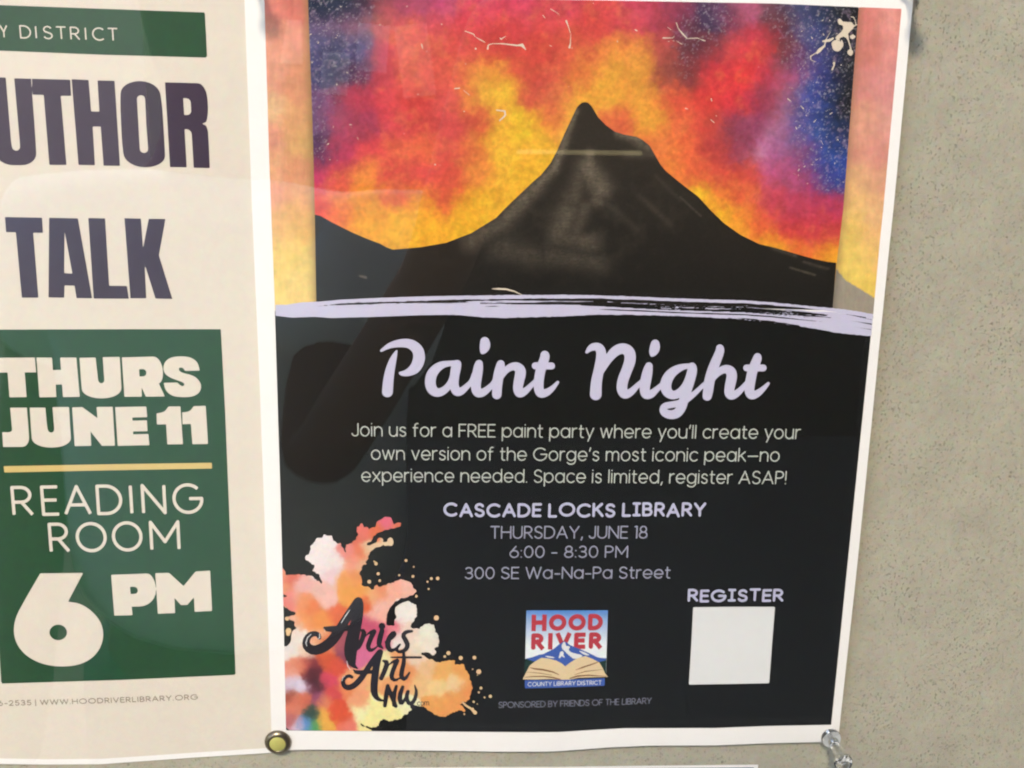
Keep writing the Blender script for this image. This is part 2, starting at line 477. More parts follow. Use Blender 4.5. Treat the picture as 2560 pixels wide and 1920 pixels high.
g('_', .7, [(0, .4), (.7, .4)])
g("'", .06, [(.06, 1.05), (.0, .78)])
g(':', .02, [(0, .6), (0, .62)], [(0, .02), (0, .04)])
g('|', .02, [(0, 1.1), (0, -.2)])
SP = .36
def lean(px): return .03 - 8.55e-5 * (px - 690)
def text_strokes(s, p0, p1, cap, gap=.2, spans=None, bow=0.0, cap1=None, jit=0.0):
    """polylines in pixels for a line of text from baseline p0 to p1"""
    adv = []; u = 0
    for ch in s:
        if ch == ' ': u += SP - gap * 0; continue
        w = G[ch][0]; adv.append((ch, u, w)); u += w + gap
    U = u - gap
    out = []
    cap1 = cap1 or cap
    k = 0
    for ch, a, w in adv:
        if spans: x0, x1 = spans[k]
        else:
            x0 = p0[0] + (p1[0] - p0[0]) * a / U; x1 = p0[0] + (p1[0] - p0[0]) * (a + w) / U
        k += 1
        jy = random.uniform(-jit, jit); jl = random.uniform(-jit, jit) * .02
        for st in G[ch][1]:
            pl = []
            for (gx, gy) in st:
                x = x0 + (x1 - x0) * (gx / w if w > .03 else 0)
                f = (x - p0[0]) / (p1[0] - p0[0])
                y = p0[1] + (p1[1] - p0[1]) * f - bow * 4 * f * (1 - f)
                c = cap + (cap1 - cap) * f
                pl.append((x - (lean(x) + jl) * gy * c, y - gy * c + jy))
            out.append(pl)
    return out
def lettering(sh, s, p0, p1, cap, wt, mat, lift=.0001, cell=1.0, flat=False, parent=None, name='lettering', **kw):
    st = text_strokes(s, p0, p1, cap, **kw)
    F = Field(*bbox(st, wt + 3), cell)
    for pl in st: F.stroke(pl, wt / 2, flat)
    return sh.put(F, name, mat, lift, parent)
def outlines(sh, adds, cuts, mat, lift, cell, name='lettering', parent=None):
    F = Field(*bbox(adds, 4), cell)
    for a in adds: F.add(a)
    for c in cuts: F.cut(c)
    return sh.put(F, name, mat, lift, parent)

# ------------------------------------------------------------------ solids
def lathe(name, prof, mat, parent=None, seg=40, loc=(0, 0, 0), axis='-Y', tilt=(0, 0)):
    """surface of revolution; prof is (radius, height along the axis out of the board)"""
    bm = bmesh.new(); rings = []
    for r, h in prof:
        if r < 1e-7: rings.append([bm.verts.new((0, -h, 0))])
        else: rings.append([bm.verts.new((r * math.cos(2 * math.pi * i / seg), -h, r * math.sin(2 * math.pi * i / seg))) for i in range(seg)])
    for a, b in zip(rings, rings[1:]):
        for i in range(seg):
            j = (i + 1) % seg
            if len(a) == 1 and len(b) > 1: bm.faces.new((a[0], b[j], b[i]))
            elif len(b) == 1 and len(a) > 1: bm.faces.new((a[i], a[j], b[0]))
            elif len(a) > 1: bm.faces.new((a[i], a[j], b[j], b[i]))
    bmesh.ops.recalc_face_normals(bm, faces=bm.faces)
    me = bpy.data.meshes.new(name); bm.to_mesh(me); bm.free()
    for p in me.polygons: p.use_smooth = True
    me.materials.append(mat)
    o = bpy.data.objects.new(name, me); COL.objects.link(o); o.location = loc
    if parent: o.parent = parent
    return o
def box(name, x0, x1, y0, y1, z0, z1, mat, parent=None, origin=None, bev=0):
    o0 = origin or ((x0 + x1) / 2, (y0 + y1) / 2, z0)
    bm = bmesh.new(); bmesh.ops.create_cube(bm, size=1)
    for v in bm.verts:
        v.co = Vector((x0 + (v.co.x + .5) * (x1 - x0) - o0[0], y0 + (v.co.y + .5) * (y1 - y0) - o0[1], z0 + (v.co.z + .5) * (z1 - z0) - o0[2]))
    if bev: bmesh.ops.bevel(bm, geom=bm.edges[:], offset=bev, segments=2, affect='EDGES')
    me = bpy.data.meshes.new(name); bm.to_mesh(me); bm.free(); me.materials.append(mat)
    o = bpy.data.objects.new(name, me); COL.objects.link(o)
    if parent: o.parent = parent
    else: o.location = o0
    return o

# ================================================================== THE PLACE
# ------------------------------------------------------------------ board and ground
M_board = board_material()
wall = box('wall', -2.2, 2.6, 0.0, 0.12, 0.55, 2.5, M_board)
wall['kind'] = 'structure'; wall['label'] = 'beige speckled pin board surface behind the posters'

# ------------------------------------------------------------------ poster on the left (author talk)
C0 = P(300, 900, 0, h_author)
post_a = empty('poster', 'cream author talk poster with dark condensed letters and green panels, left of the painting poster', 'poster', C0, 'library event posters')
A = Sheet(post_a, h_author)
F = Field(-760, -330, 720, 1930, 8)
F.add([(-760, -330), (690, -330), (700, 1882), (676, 1882), (640, 1884.5), (506, 1892.5), (316, 1906), (253, 1910.5), (120, 1911.5), (0, 1910), (-300, 1905), (-640, 1900)])
A.put(F, 'sheet', M_paper, 0)
F = Field(-740, -310, 720, 1910, 8)
F.add([(-740, -310), (686, -310), (690, 1868), (640, 1872), (506, 1880), (316, 1893), (253, 1897), (120, 1898), (0, 1896), (-300, 1890), (-620, 1884)])
A.put(F, 'cream_background', M_cream, .00004)
def ZA(o, z=3.16): return lambda pts, n=6: rounded(pts, o, z, n)
z1 = ZA((0, 0)); z2 = ZA((0, 480)); z3 = ZA((0, 960)); z4 = ZA((0, 1395))
outlines(A, [z1([(-500, 0), (0, 40), (830, 70), (1618, 98), (1628, 280), (1636, 455), (800, 432), (0, 400), (-500, 375)])], [], M_green, .00008, 4, 'header_band')
lettering(A, 'Y DISTRICT', (2, 93), (294, 101.5), 30, 3.4, M_cream, .00012, 1.0, True,
          spans=[(2, 19), (52, 77), (91, 92), (110, 131), (142, 166), (178, 199), (215, 216), (233, 261), (271, 295)])
# condensed capitals
U_ = z1([(-110, 610), (45, 612), (88, 1125, 36), (100, 1190, 30), (160, 1190, 34), (155, 1110, 30), (112, 618), (245, 622), (282, 1120, 80), (290, 1305, 120), (-30, 1305, 130), (-80, 1100)])
T_ = z1([(252, 622), (555, 630), (562, 757), (480, 757), (503, 1030), (525, 1303), (390, 1303), (345, 750), (258, 748)])
H_ = z1([(565, 625), (700, 632), (720, 880), (785, 882), (770, 635), (905, 638), (948, 1310), (818, 1308), (795, 1000), (732, 1000), (750, 1305), (620, 1303)])
O_ = z1([(955, 640, 190), (1255, 640, 190), (1283, 860, 60), (1300, 1140, 60), (1308, 1322, 170), (985, 1322, 170), (962, 1100, 60), (950, 830, 60)])
Oi = z1([(1080, 752, 34), (1145, 752, 34), (1155, 980, 20), (1172, 1208, 34), (1106, 1208, 34), (1092, 960, 20)])
Rr = z1([(1303, 650), (1500, 655, 60), (1630, 660, 120), (1652, 960, 150), (1588, 978, 20), (1640, 990, 60), (1650, 1150, 60), (1657, 1328), (1530, 1325), (1520, 1150, 30), (1512, 1022, 40), (1458, 1020), (1475, 1322), (1343, 1320)])
Ri = z1([(1447, 775), (1505, 778, 34), (1512, 908, 34), (1455, 908)])
outlines(A, [U_, T_, H_, O_, Rr], [Oi, Ri], M_navy, .00009, 2.0)
Tt = z2([(38, 197), (332, 203), (340, 323), (262, 322), (303, 835), (172, 835), (125, 318), (48, 317)])
At = z2([(388, 203), (615, 208), (728, 840), (605, 838), (588, 740), (510, 738), (507, 835), (383, 833)])
Ai = z2([(510, 310), (572, 645), (507, 640)])
Lt = z2([(697, 205), (830, 208), (862, 740), (1003, 742), (1018, 843), (740, 842)])
Kt = z2([(983, 207), (1113, 210), (1130, 445), (1175, 212), (1307, 213), (1255, 500), (1362, 845), (1228, 842), (1143, 570), (1155, 840), (1030, 840)])
outlines(A, [Tt, At, Lt, Kt], [Ai], M_navy, .00009, 2.0)
outlines(A, [[(-600, 824), (0, 824), (300, 823), (552, 823), (563, 1033), (581, 1479), (589, 1687), (300, 1700), (3, 1709), (-9, 1500), (-600, 1500)]], [], M_green, .00008, 5, 'date_panel')
th = [z2([(-60, 1310), (275, 1308), (285, 1425), (195, 1425), (210, 1620), (75, 1622), (60, 1425), (-60, 1428)]),
      z2([(288, 1308), (410, 1308), (418, 1407), (482, 1405), (475, 1308), (603, 1308), (630, 1618), (498, 1620), (490, 1520), (440, 1522), (445, 1620), (312, 1622)]),
      z2([(628, 1310), (755, 1308), (770, 1440, 10), (778, 1512, 30), (826, 1510, 30), (820, 1430, 10), (812, 1305), (945, 1303), (956, 1470, 60), (962, 1628, 150), (652, 1632, 150), (640, 1480, 60)]),
      z2([(963, 1307), (1150, 1302, 40), (1270, 1298, 100), (1300, 1500, 110), (1255, 1512), (1302, 1615), (1152, 1617), (1118, 1540), (1120, 1617), (983, 1618)]),
      [(x / 3.16, 480 + y / 3.16) for x, y in chaikin([(1578, 1410), (1578, 1410), (1462, 1413), (1462, 1413), (1445, 1388), (1415, 1385), (1412, 1408), (1436, 1428), (1530, 1450), (1575, 1490), (1592, 1535), (1578, 1585), (1520, 1618), (1440, 1622), (1360, 1612), (1308, 1570), (1293, 1508), (1293, 1508), (1400, 1505), (1400, 1505), (1425, 1530), (1450, 1535), (1460, 1515), (1430, 1497), (1350, 1470), (1300, 1435), (1288, 1385), (1305, 1338), (1350, 1306), (1430, 1296), (1510, 1306), (1562, 1345)], 2)],
      z3([(80, 187), (212, 187), (224, 340, 40), (235, 497, 150), (110, 497, 20), (24, 497), (18, 380), (70, 382, 10), (97, 372, 14)]),
      z3([(235, 187), (358, 187), (370, 320, 10), (380, 384, 30), (430, 384, 30), (424, 300, 10), (415, 183), (545, 182), (555, 350, 60), (566, 500, 150), (258, 504, 150), (245, 360, 60)]),
      z3([(570, 185), (650, 183), (770, 270), (763, 182), (890, 180), (908, 487), (805, 488), (715, 375), (720, 488), (590, 490)]),
      z3([(910, 183), (1155, 178), (1163, 262), (1045, 265), (1047, 290), (1160, 287), (1165, 373), (1050, 375), (1053, 398), (1172, 395), (1180, 483), (930, 488)]),
      z3([(1237, 232), (1270, 228, 15), (1305, 215, 15), (1330, 178), (1425, 177), (1445, 475), (1322, 477), (1312, 318), (1240, 320)]),
      z3([(1440, 224), (1475, 222, 15), (1508, 208, 15), (1530, 175), (1625, 173), (1643, 473), (1520, 475), (1508, 315), (1442, 318)])]
outlines(A, th[:5], [z2([(1098, 1400), (1155, 1398, 28), (1157, 1457, 28), (1102, 1457)])], M_cream, .00012, 1.5)
outlines(A, th[5:], [], M_cream, .00012, 1.5)
outlines(A, [z3([(28, 649), (850, 634), (1673, 622), (1675, 668), (850, 682), (35, 699)])], [], M_gold, .00012, 2, 'gold_rule')
zz = lambda l, oy: [(a / 3.16, b / 3.16) for a, b in l]
lettering(A, 'READING', (25, 1287), (506, 1280.5), 68, 8.0, M_cream, .00012, 1.5, True, cap1=69,
          spans=zz([(112, 258), (345, 468), (520, 715), (780, 960), (1042, 1043), (1135, 1305), (1380, 1596)], 0))
lettering(A, 'ROOM', (122, 1379), (446, 1372.5), 68, 8.0, M_cream, .00012, 1.5, True, cap1=68,
          spans=zz([(405, 545), (618, 838), (903, 1120), (1200, 1415)], 0))
six = [(x / 3.16, 1395 + y / 3.16) for x, y in chaikin([(318, 122), (318, 122), (657, 118), (657, 118), (537, 345), (537, 345), (640, 360), (740, 430), (805, 520), (820, 620), (790, 720), (720, 800), (610, 850), (460, 860), (320, 835), (200, 770), (130, 680), (105, 580), (120, 480), (165, 385)], 3)]
hole = [(460 / 3.16 + 22 * math.cos(a), 1395 + 588 / 3.16 + 19.5 * math.sin(a)) for a in np.linspace(0, 2 * math.pi, 30)[:-1]]
pm = [z4([(878, 133), (1090, 126, 60), (1225, 118, 125), (1238, 382, 140), (1040, 384), (1047, 452), (903, 455)]),
      z4([(1227, 120), (1335, 117), (1450, 222), (1545, 107), (1660, 100), (1675, 418), (1538, 425), (1532, 310), (1480, 370), (1430, 372), (1378, 315), (1383, 435), (1247, 440)])]
outlines(A, [six], [hole], M_cream, .00012, 2.0)
outlines(A, pm, [z4([(1027, 228), (1085, 226, 30), (1092, 282, 30), (1032, 286)])], M_cream, .00012, 1.5)
lettering(A, '6-2535 | WWW.HOODRIVERLIBRARY.ORG', (-4, 1764), (494, 1748), 11.5, 2.3, M_tinyg, .00009, 1.0, gap=.30, bow=-1.5)

# ------------------------------------------------------------------ poster on the right (paint night)
C1 = P(1380, 900, 0, h_paint)
post_p = empty('poster', 'paint night poster with a black mountain under a red and yellow sky', 'poster', C1, 'library event posters')
B = Sheet(post_p, h_paint)
LEFT = [(661, 0), (673, 400), (687, 761), (701.5, 1250), (709, 1540), (715, 1825)]
RIGHTE = [(2254, 22), (2208, 525), (2200, 600), (2120, 1400), (2117, 1420), (2078, 1812)]
F = Field(590, -120, 2310, 1900, 6)
F.add([(607, -92), (1400, -84), (2100, -74), (2291, -70), (2283, 0), (2233.5, 525), (2225, 600), (2145, 1395), (2099, 1815), (2096, 1854), (2051, 1855), (1921, 1858), (1790, 1863.5), (1628, 1864), (1530, 1868), (1400, 1877.5), (1366, 1879), (1236, 1879), (975, 1875), (780, 1874), (728, 1875), (680, 1880), (668, 1485), (649, 960), (630, 525), (611, 0)])
B.put(F, 'sheet', M_paper, 0)
# black text panel
F = Field(670, 740, 2200, 1850, 4)
F.add([(687, 775), (940, 770), (1380, 760), (1800, 765), (2184, 790), (2200 - 19, 800), (2120, 1400), (2078, 1812), (1920, 1815), (1790, 1820), (1563, 1820.5), (1496, 1824), (1400, 1830), (1317, 1830.5), (1105, 1829), (780, 1827), (715, 1826), (709, 1540), (701.5, 1250), (687, 775)])
B.put(F, 'text_panel', M_black, .00005)

# --- the printed painting: soft colour patches mixed by noise-warped distance, like sponged paint; upper-left colours include some reflection haze
SKYPTS = '''790 10 25 35 60|850 10 30 40 65|900 10 60 42 62|960 10 150 70 85|1030 10 170 75 100|1100 10 190 80 110|1200 10 215 75 95|1300 15 215 75 95|1400 15 205 75 85|1500 15 215 80 75|1600 15 200 75 90|1700 20 150 60 85|1760 25 80 55 85|1810 20 120 70 100|1870 20 190 100 125|1930 25 100 65 75|1990 30 70 75 110|2040 35 50 60 90|2080 40 30 35 45|2130 40 25 25 30
800 70 100 78 110|850 60 130 88 112|900 70 150 105 120|960 60 215 110 95|1030 70 225 95 80|1100 60 215 85 85|1180 60 215 75 75|1280 60 215 75 70|1380 50 215 80 75|1480 60 210 75 65|1560 60 205 75 75|1640 70 170 65 80|1720 60 110 55 75|1780 50 50 50 80|1830 60 140 60 80|1900 90 190 65 75|1950 60 100 45 55|2000 80 90 80 120|2040 80 65 80 140|2080 90 30 35 45|2120 90 28 30 38
790 110 90 85 130|840 120 75 75 105|890 120 75 70 115|960 120 200 80 85|1020 120 225 110 85|1090 120 215 90 75|1160 120 215 85 70|1250 110 205 70 60|1350 120 205 75 60|1430 110 215 95 65|1520 130 225 125 65|1590 130 225 140 65|1650 120 190 80 70|1720 120 95 50 60|1780 120 120 55 65|1840 120 215 75 75|1900 130 220 65 65|1960 130 110 55 60|2010 140 110 60 90|2060 130 70 75 140|2110 140 25 28 35|2080 220 35 45 85|2095 290 26 26 30|2075 300 40 60 110
790 170 70 68 105|840 170 55 48 78|900 180 110 60 90|960 180 200 75 80|1030 190 225 100 75|1100 180 215 90 70|1180 180 225 130 65|1240 180 230 150 60|1310 180 205 80 60|1380 180 210 90 65|1450 180 220 120 60|1530 170 232 165 60|1600 180 225 150 60|1660 170 150 75 65|1720 170 130 58 60|1790 180 215 65 65|1860 180 225 65 60|1930 190 190 65 80|1980 180 180 90 120|2030 180 100 75 130|2060 190 55 75 150|2110 190 28 28 30
790 260 110 80 120|840 260 150 70 95|900 250 190 65 80|970 250 215 75 75|1040 250 210 70 60|1110 250 215 85 75|1170 250 225 120 65|1210 240 235 180 60|1270 230 238 185 55|1330 240 205 85 65|1390 240 215 110 70|1440 250 235 170 60|1530 240 235 165 60|1610 250 228 150 60|1690 250 220 90 60|1770 240 222 70 60|1840 250 220 65 65|1900 250 150 60 80|1960 240 150 95 120|2010 250 80 80 140|2050 250 55 80 155|2100 260 25 25 25|2115 230 25 25 25
790 310 115 80 115|850 310 165 70 95|920 310 160 60 85|990 300 215 75 75|1060 300 210 75 65|1130 310 205 75 70|1200 300 205 75 60|1250 310 236 180 55|1320 310 238 190 50|1370 290 225 110 65|1420 310 235 170 65|1540 300 225 110 65|1620 290 235 160 60|1700 300 228 110 65|1770 300 205 75 60|1830 320 140 60 80|1890 310 150 70 100|1950 320 175 110 140|2000 310 85 78 140|2050 330 52 78 150|2095 330 38 45 78
790 370 80 50 85|850 380 180 60 85|920 370 220 75 75|990 370 225 100 70|1060 370 225 105 65|1130 380 215 85 70|1190 370 220 115 60|1240 360 236 180 55|1320 380 238 180 55|1650 370 235 125 65|1720 370 230 105 60|1790 370 190 70 60|1850 370 150 65 85|1910 370 195 125 160|1970 370 170 90 130|2020 390 130 70 120|2060 400 52 78 150|2090 390 45 70 140
790 440 190 60 95|850 440 225 90 70|920 440 230 130 65|990 440 220 85 70|1060 440 218 80 70|1130 440 215 80 60|1190 430 225 130 60|1250 450 238 175 55|1680 430 235 130 60|1740 430 225 105 60|1800 440 210 80 60|1870 430 215 80 65|1930 430 190 90 125|1990 440 175 80 115|2040 450 165 68 110|1985 345 120 90 135|2015 350 60 82 150|2078 465 58 68 140|2078 430 50 70 145
790 500 225 80 70|850 500 232 130 60|920 500 235 150 50|990 490 225 100 65|1050 500 232 150 45|1110 490 220 90 60|1170 500 232 160 45|1230 500 238 178 50|1750 490 238 185 45|1800 490 230 120 55|1860 490 225 100 60|1930 500 200 75 80|1990 510 190 70 90|2050 510 185 60 85|2080 510 180 60 90
790 540 228 90 65|850 550 235 120 55|920 560 240 160 45|1000 560 240 170 45|1080 560 240 170 45|1160 560 240 175 45|1790 540 240 185 45|1850 550 235 140 50|1910 560 225 90 60|1980 570 205 65 65|2040 560 200 60 70|2080 570 205 70 65
920 600 240 165 45|1000 610 240 170 45|1080 600 240 170 45|1850 600 240 175 45|1920 610 238 150 45|1990 620 232 115 50|2060 620 230 125 50|2080 650 238 165 45|1950 645 240 175 45|1340 420 238 178 50|1300 470 238 178 50'''
def enc(c):
    c = np.clip(c, 0, 1); return np.where(c <= .0031308, c * 12.92, 1.055 * c ** (1 / 2.4) - .055)
def parse(s):
    a = np.array([[float(v) for v in q.split()] for q in s.replace('\n', '|').split('|') if q.strip()])
    return a[:, :2], lin(a[:, 2:])
def patches(pts, cols, s, seed, warp, wsc):
    ec = enc(cols)
    def f(x, y):
        wx = x + (fbm(seed, x, y, wsc, 4) - .5) * warp * 2 + (fbm(seed + 20, x, y, wsc * .22, 3) - .5) * warp * .9
        wy = y + (fbm(seed + 7, x, y, wsc, 4) - .5) * warp * 2 + (fbm(seed + 27, x, y, wsc * .22, 3) - .5) * warp * .9
        out = np.empty((len(x), 3))
        for k in range(0, len(x), 20000):
            d2 = (wx[k:k + 20000, None] - pts[None, :, 0]) ** 2 + (wy[k:k + 20000, None] - pts[None, :, 1]) ** 2
            w = np.exp(-(d2 - d2.min(1, keepdims=True)) / (2 * s * s))
            out[k:k + 20000] = (w @ ec) / w.sum(1, keepdims=True)
        return lin(out * 255)
    return f
sp, sc_ = parse(SKYPTS)
skyf = patches(sp, sc_, 25, 11, 22, 50)
W3 = lin((253, 247, 240))
def sky_color(x, y):
    c = skyf(x, y)
    n1 = fbm(61, x, y, 22, 4); n2 = fbm(71, x, y, 8, 4)
    c = c * (1 + (n1 - .5) * .42)[:, None] * (1 + (n2 - .5) * .45)[:, None]
    c[:, 1] *= 1 + (fbm(66, x, y, 30, 5) - .5) * .30
    # dry-brush: warm ochre flecks where the sky turns yellow, violet dust over the dark corners
    red = np.clip((c[:, 0] - .35) * 5, 0, 1) * np.clip((.22 - c[:, 1]) * 10, 0, 1)
    c[:, 1] *= 1 - .08 * red; c[:, 2] *= 1 + .04 * red
    yel = np.clip((c[:, 1] - .12) / .3, 0, 1)
    m = np.clip((fbm(81, x, y, 30, 5) - .56) * 6, 0, 1) * (1 - yel) * np.clip((c[:, 0] - .45) * 4, 0, 1)
    c = c + (m * .16)[:, None] * (lin((232, 150, 70)) - c)
    dark = np.clip((.32 - c[:, 0]) * 5, 0, 1)
    m = np.clip((fbm(91, x, y, 9, 5) - .60) * 6, 0, 1) * dark
    c = c + (m * .26)[:, None] * (lin((190, 160, 185)) - c)
    m = np.clip((fbm(95, x, y, 4.2, 3) - .66) * 8, 0, 1) * np.clip(dark + .05, 0, 1)
    c = c + (m * .35)[:, None] * (lin((215, 205, 205)) - c)
    # canvas weave
    c = c * (1 + .05 * np.sin(x * 1.3) * np.sin(y * 1.3))[:, None]
    return np.clip(c / W3 * PAPER, .003, .85)
F = Field(760, -20, 2160, 780, 2)
F.add([(770, -13), (1400, -1), (1940, 9), (2147, 18), (2108, 525), (2092, 656), (2081, 775), (1800, 768), (1380, 760), (940, 770), (791, 772), (787, 525), (781, 300), (770, 0)])
painting = B.put(F, 'painting', M_art, .00005, color=sky_color)

# mountain ridge
RIDGE = [(787, 536), (802, 540), (830, 556), (880, 581), (925, 600), (950, 609), (966, 618), (982, 624), (1051, 618), (1115, 607), (1178, 583), (1241, 544), (1259, 525), (1291, 494), (1335, 452), (1352, 438), (1376, 408), (1392, 378), (1411, 335), (1430, 294), (1443, 267), (1454, 257), (1463, 255), (1471, 257), (1480, 267), (1496, 294), (1515, 313), (1537, 329), (1563, 337), (1591, 342), (1607, 350), (1624, 364), (1634, 381), (1651, 411), (1664, 427), (1699, 456), (1746, 492), (1778, 527), (1810, 558), (1851, 587), (1898, 610), (1940, 620), (2012, 641), (2039, 648), (2066, 654), (2091, 657)]
LIGHTS = [  # x y x y width strength : dry strokes of lighter paint on the slopes
    (1475, 385, 1470, 420, 12, .8), (1470, 420, 1500, 470, 26, .75), (1455, 430, 1420, 520, 22, .35), (1500, 460, 1495, 500, 18, .5),
    (1440, 275, 1415, 345, 8, .7), (1415, 345, 1385, 420, 11, .8), (1385, 420, 1340, 465, 14, .7), (1340, 465, 1270, 540, 20, .6), (1270, 540, 1180, 600, 26, .4),
    (1545, 335, 1600, 350, 9, .7), (1590, 350, 1625, 372, 14, .5), (1565, 385, 1640, 385, 10, .3),
    (1515, 508, 1590, 572, 9, .14), (1600, 492, 1675, 560, 8, .14), (1700, 492, 1752, 540, 2, .4), (1640, 440, 1700, 500, 5, .12),
    (1420, 530, 1400, 580, 30, .45), (1460, 520, 1440, 575, 18, .35), (1400, 590, 1480, 610, 26, .35), (1380, 640, 1500, 660, 26, .25), (1250, 620, 1330, 640, 30, .25),
    (1930, 620, 1990, 640, 4, .3), (2010, 655, 2070, 672, 3, .3), (1975, 669, 2038, 688, 2, .5), (900, 690, 915, 694, 2.5, .9)]
def mountain_color(x, y):
    q = np.clip((y - 300) / 420, 0, 1)[:, None]; c = lin((50, 43, 35)) * (1 - q) + lin((30, 27, 23)) * q
    n = .55 * fbm(31, x, y, 16, 4, .16) + .45 * fbm(34, x, y, 7, 4, 2.5); n2 = fbm(33, x, y, 26, 3); ng = fbm(36, x, y, 3, 2)
    s = np.zeros(len(x))
    for xa, ya, xb, yb, w, a in LIGHTS:
        dx, dy = xb - xa, yb - ya; t = np.clip(((x - xa) * dx + (y - ya) * dy) / (dx * dx + dy * dy), 0, 1)
        d = np.hypot(x - xa - t * dx, y - ya - t * dy)
        s = np.maximum(s, a * np.exp(-(d / w) ** 2))
    s = s * (.15 + 1.5 * n * (.6 + .8 * fbm(38, x, y, 5, 2, .25))) + .25 * np.clip(n2 - .45, 0, 1) * np.exp(-((x - 1450) / 330) ** 2 - ((y - 560) / 140) ** 2)
    c = c + np.clip(s, 0, 1)[:, None] * (lin((140, 126, 106)) - c) * .62
    c = c * (.8 + .4 * ng)[:, None]
    left = np.clip((1000 - x) / 260, 0, 1)
    return np.clip(c / W3 * PAPER, .003, .8)
F = Field(780, 240, 2100, 780, 2.5)
F.add(RIDGE + [(2086, 720), (2081, 776), (1800, 768), (1380, 760), (940, 770), (791, 772)])
B.put(F, 'mountain', M_art, .00009, parent=painting, color=mountain_color)

# faded strips either side (the print of the canvas edge)
LS = '''665 20 226 135 118|740 20 214 120 105|665 100 236 162 134|740 100 230 150 122|670 200 228 158 130|745 200 222 150 112|672 270 236 188 140|745 290 225 160 110|676 350 226 152 125|750 350 215 165 105|680 420 232 168 125|750 430 222 150 110|682 500 236 165 132|752 500 228 160 112|685 560 240 185 120|755 560 236 185 105|688 640 243 205 120|755 640 240 205 115|690 740 246 212 125|755 740 243 208 125'''
lp, lc = parse(LS)
leftf = patches(lp, lc, 26, 41, 26, 60)
def strip_grain(x, y, c, seed):
    n = fbm(seed, x, y, 4, 2, 9); m = fbm(seed + 3, x, y, 18, 4)
    return c * (1 + (n - .5) * .16)[:, None] * (1 + (m - .5) * .35)[:, None]
def left_color(x, y):
    c = strip_grain(x, y, leftf(x, y), 45)
    edge = 770 + (y / 751) * 21
    k = np.clip(1 - (edge - x) / 26, 0, 1) ** 1.5
    c = c + (k * .75)[:, None] * (lin((150, 122, 78)) - c)
    return np.clip(c / W3 * PAPER, .003, .85)
F = Field(650, -25, 800, 780, 2.5)
F.add([(655, -14), (770, -13), (770, 0), (781, 300), (787, 525), (791, 772), (687.3, 775), (687, 761), (673, 400), (661, 0)])
B.put(F, 'faded_border', M_art, .00006, color=left_color)
RS = '''2160 40 218 130 118|2235 40 232 152 140|2160 130 212 128 115|2230 130 226 148 138|2150 220 214 138 125|2215 220 220 145 138|2150 300 224 158 130|2215 300 226 158 142|2145 380 220 150 125|2200 380 222 150 132|2140 450 226 172 122|2195 450 230 165 130|2130 510 236 188 118|2190 520 236 180 128|2125 570 240 200 105|2185 580 236 180 120|2115 640 232 198 100|2165 640 240 205 105|2195 640 238 180 115|2110 700 238 205 105|2160 720 242 206 98|2190 730 243 200 95'''
rp, rc = parse(RS)
rightf = patches(rp, rc, 26, 51, 18, 60)
def right_color(x, y):
    c = strip_grain(x, y, rightf(x, y), 55)
    edge = np.interp(y, [18, 525, 656, 775], [2147, 2108, 2092, 2081])
    k = np.clip(1 - (x - edge) / 22, 0, 1) ** 1.3
    c = c + (k * .6)[:, None] * (lin((150, 112, 80)) - c)
    g_ = (y > np.interp(x, [2088, 2100, 2115, 2150, 2187], [668, 684, 701, 722, 746]))
    gc = lin((160, 148, 130)) * (.9 + .2 * fbm(58, x, y, 3, 2, 6))[:, None]
    gc = gc * (1 - .35 * k)[:, None]
    c = np.where(g_[:, None], gc, c)
    return np.clip(c / W3 * PAPER, .003, .85)
F = Field(2070, 10, 2270, 800, 2.5)
F.add([(2147, 18), (2254, 22), (2208, 525), (2200, 600), (2183, 785), (2181, 790), (2081, 776), (2092, 656), (2108, 525)])
B.put(F, 'faded_border', M_art, .00006, color=right_color)

# white paint spatter on the painted sky
F = Field(770, 0, 2150, 500, 1.5)
def f5(p): return [(640 + a / 3.16, b / 3.16, r) for a, b, r in p]
def f6(p): return [(1240 + a / 3.16, b / 3.16, r) for a, b, r in p]
def f7(p): return [(1860 + a / 3.16, b / 3.16, r) for a, b, r in p]
def f9(p): return [(2040 + a / 6.913, 20 + b / 6.913, r / 6.913) for a, b, r in p]
thin = lambda p: [(a, b, r * .62) for a, b, r in p]
for p in [[(1650, 245, 1.6), (1720, 270, 1.8), (1730, 290, 1)], [(1730, 290, .8), (1780, 318, 2), (1810, 335, 1.2)], [(1735, 385, 3.8)], [(1830, 385, 3.5), (1835, 355, 1.8), (1870, 345, 1.3), (1950, 345, 1.8), (2060, 360, 2.6), (2105, 350, 3.2), (2130, 392, 1.6)],
          [(1975, 285, .8), (1935, 310, 2.2), (1925, 295, 1)], [(1308, 350, 2.2), (1318, 385, 1.2)], [(1350, 405, 2)], [(1570, 700, 2), (1610, 697, 1.8)], [(1640, 712, 1), (1690, 755, .9)], [(1645, 880, 2.6)], [(1565, 790, 1.1)],
          [(1900, 870, 2.2), (1965, 878, 3.4), (1970, 910, 3), (1925, 953, 2.6)], [(1170, 1055, 1.8)], [(1415, 1300, 3)], [(1455, 1305, 1.6)], [(1280, 745, 2.6)], [(1200, 715, 1.8)], [(1180, 760, 1.2)], [(940, 460, 1.4)]]:
    F.stroke(thin(f5(p)))
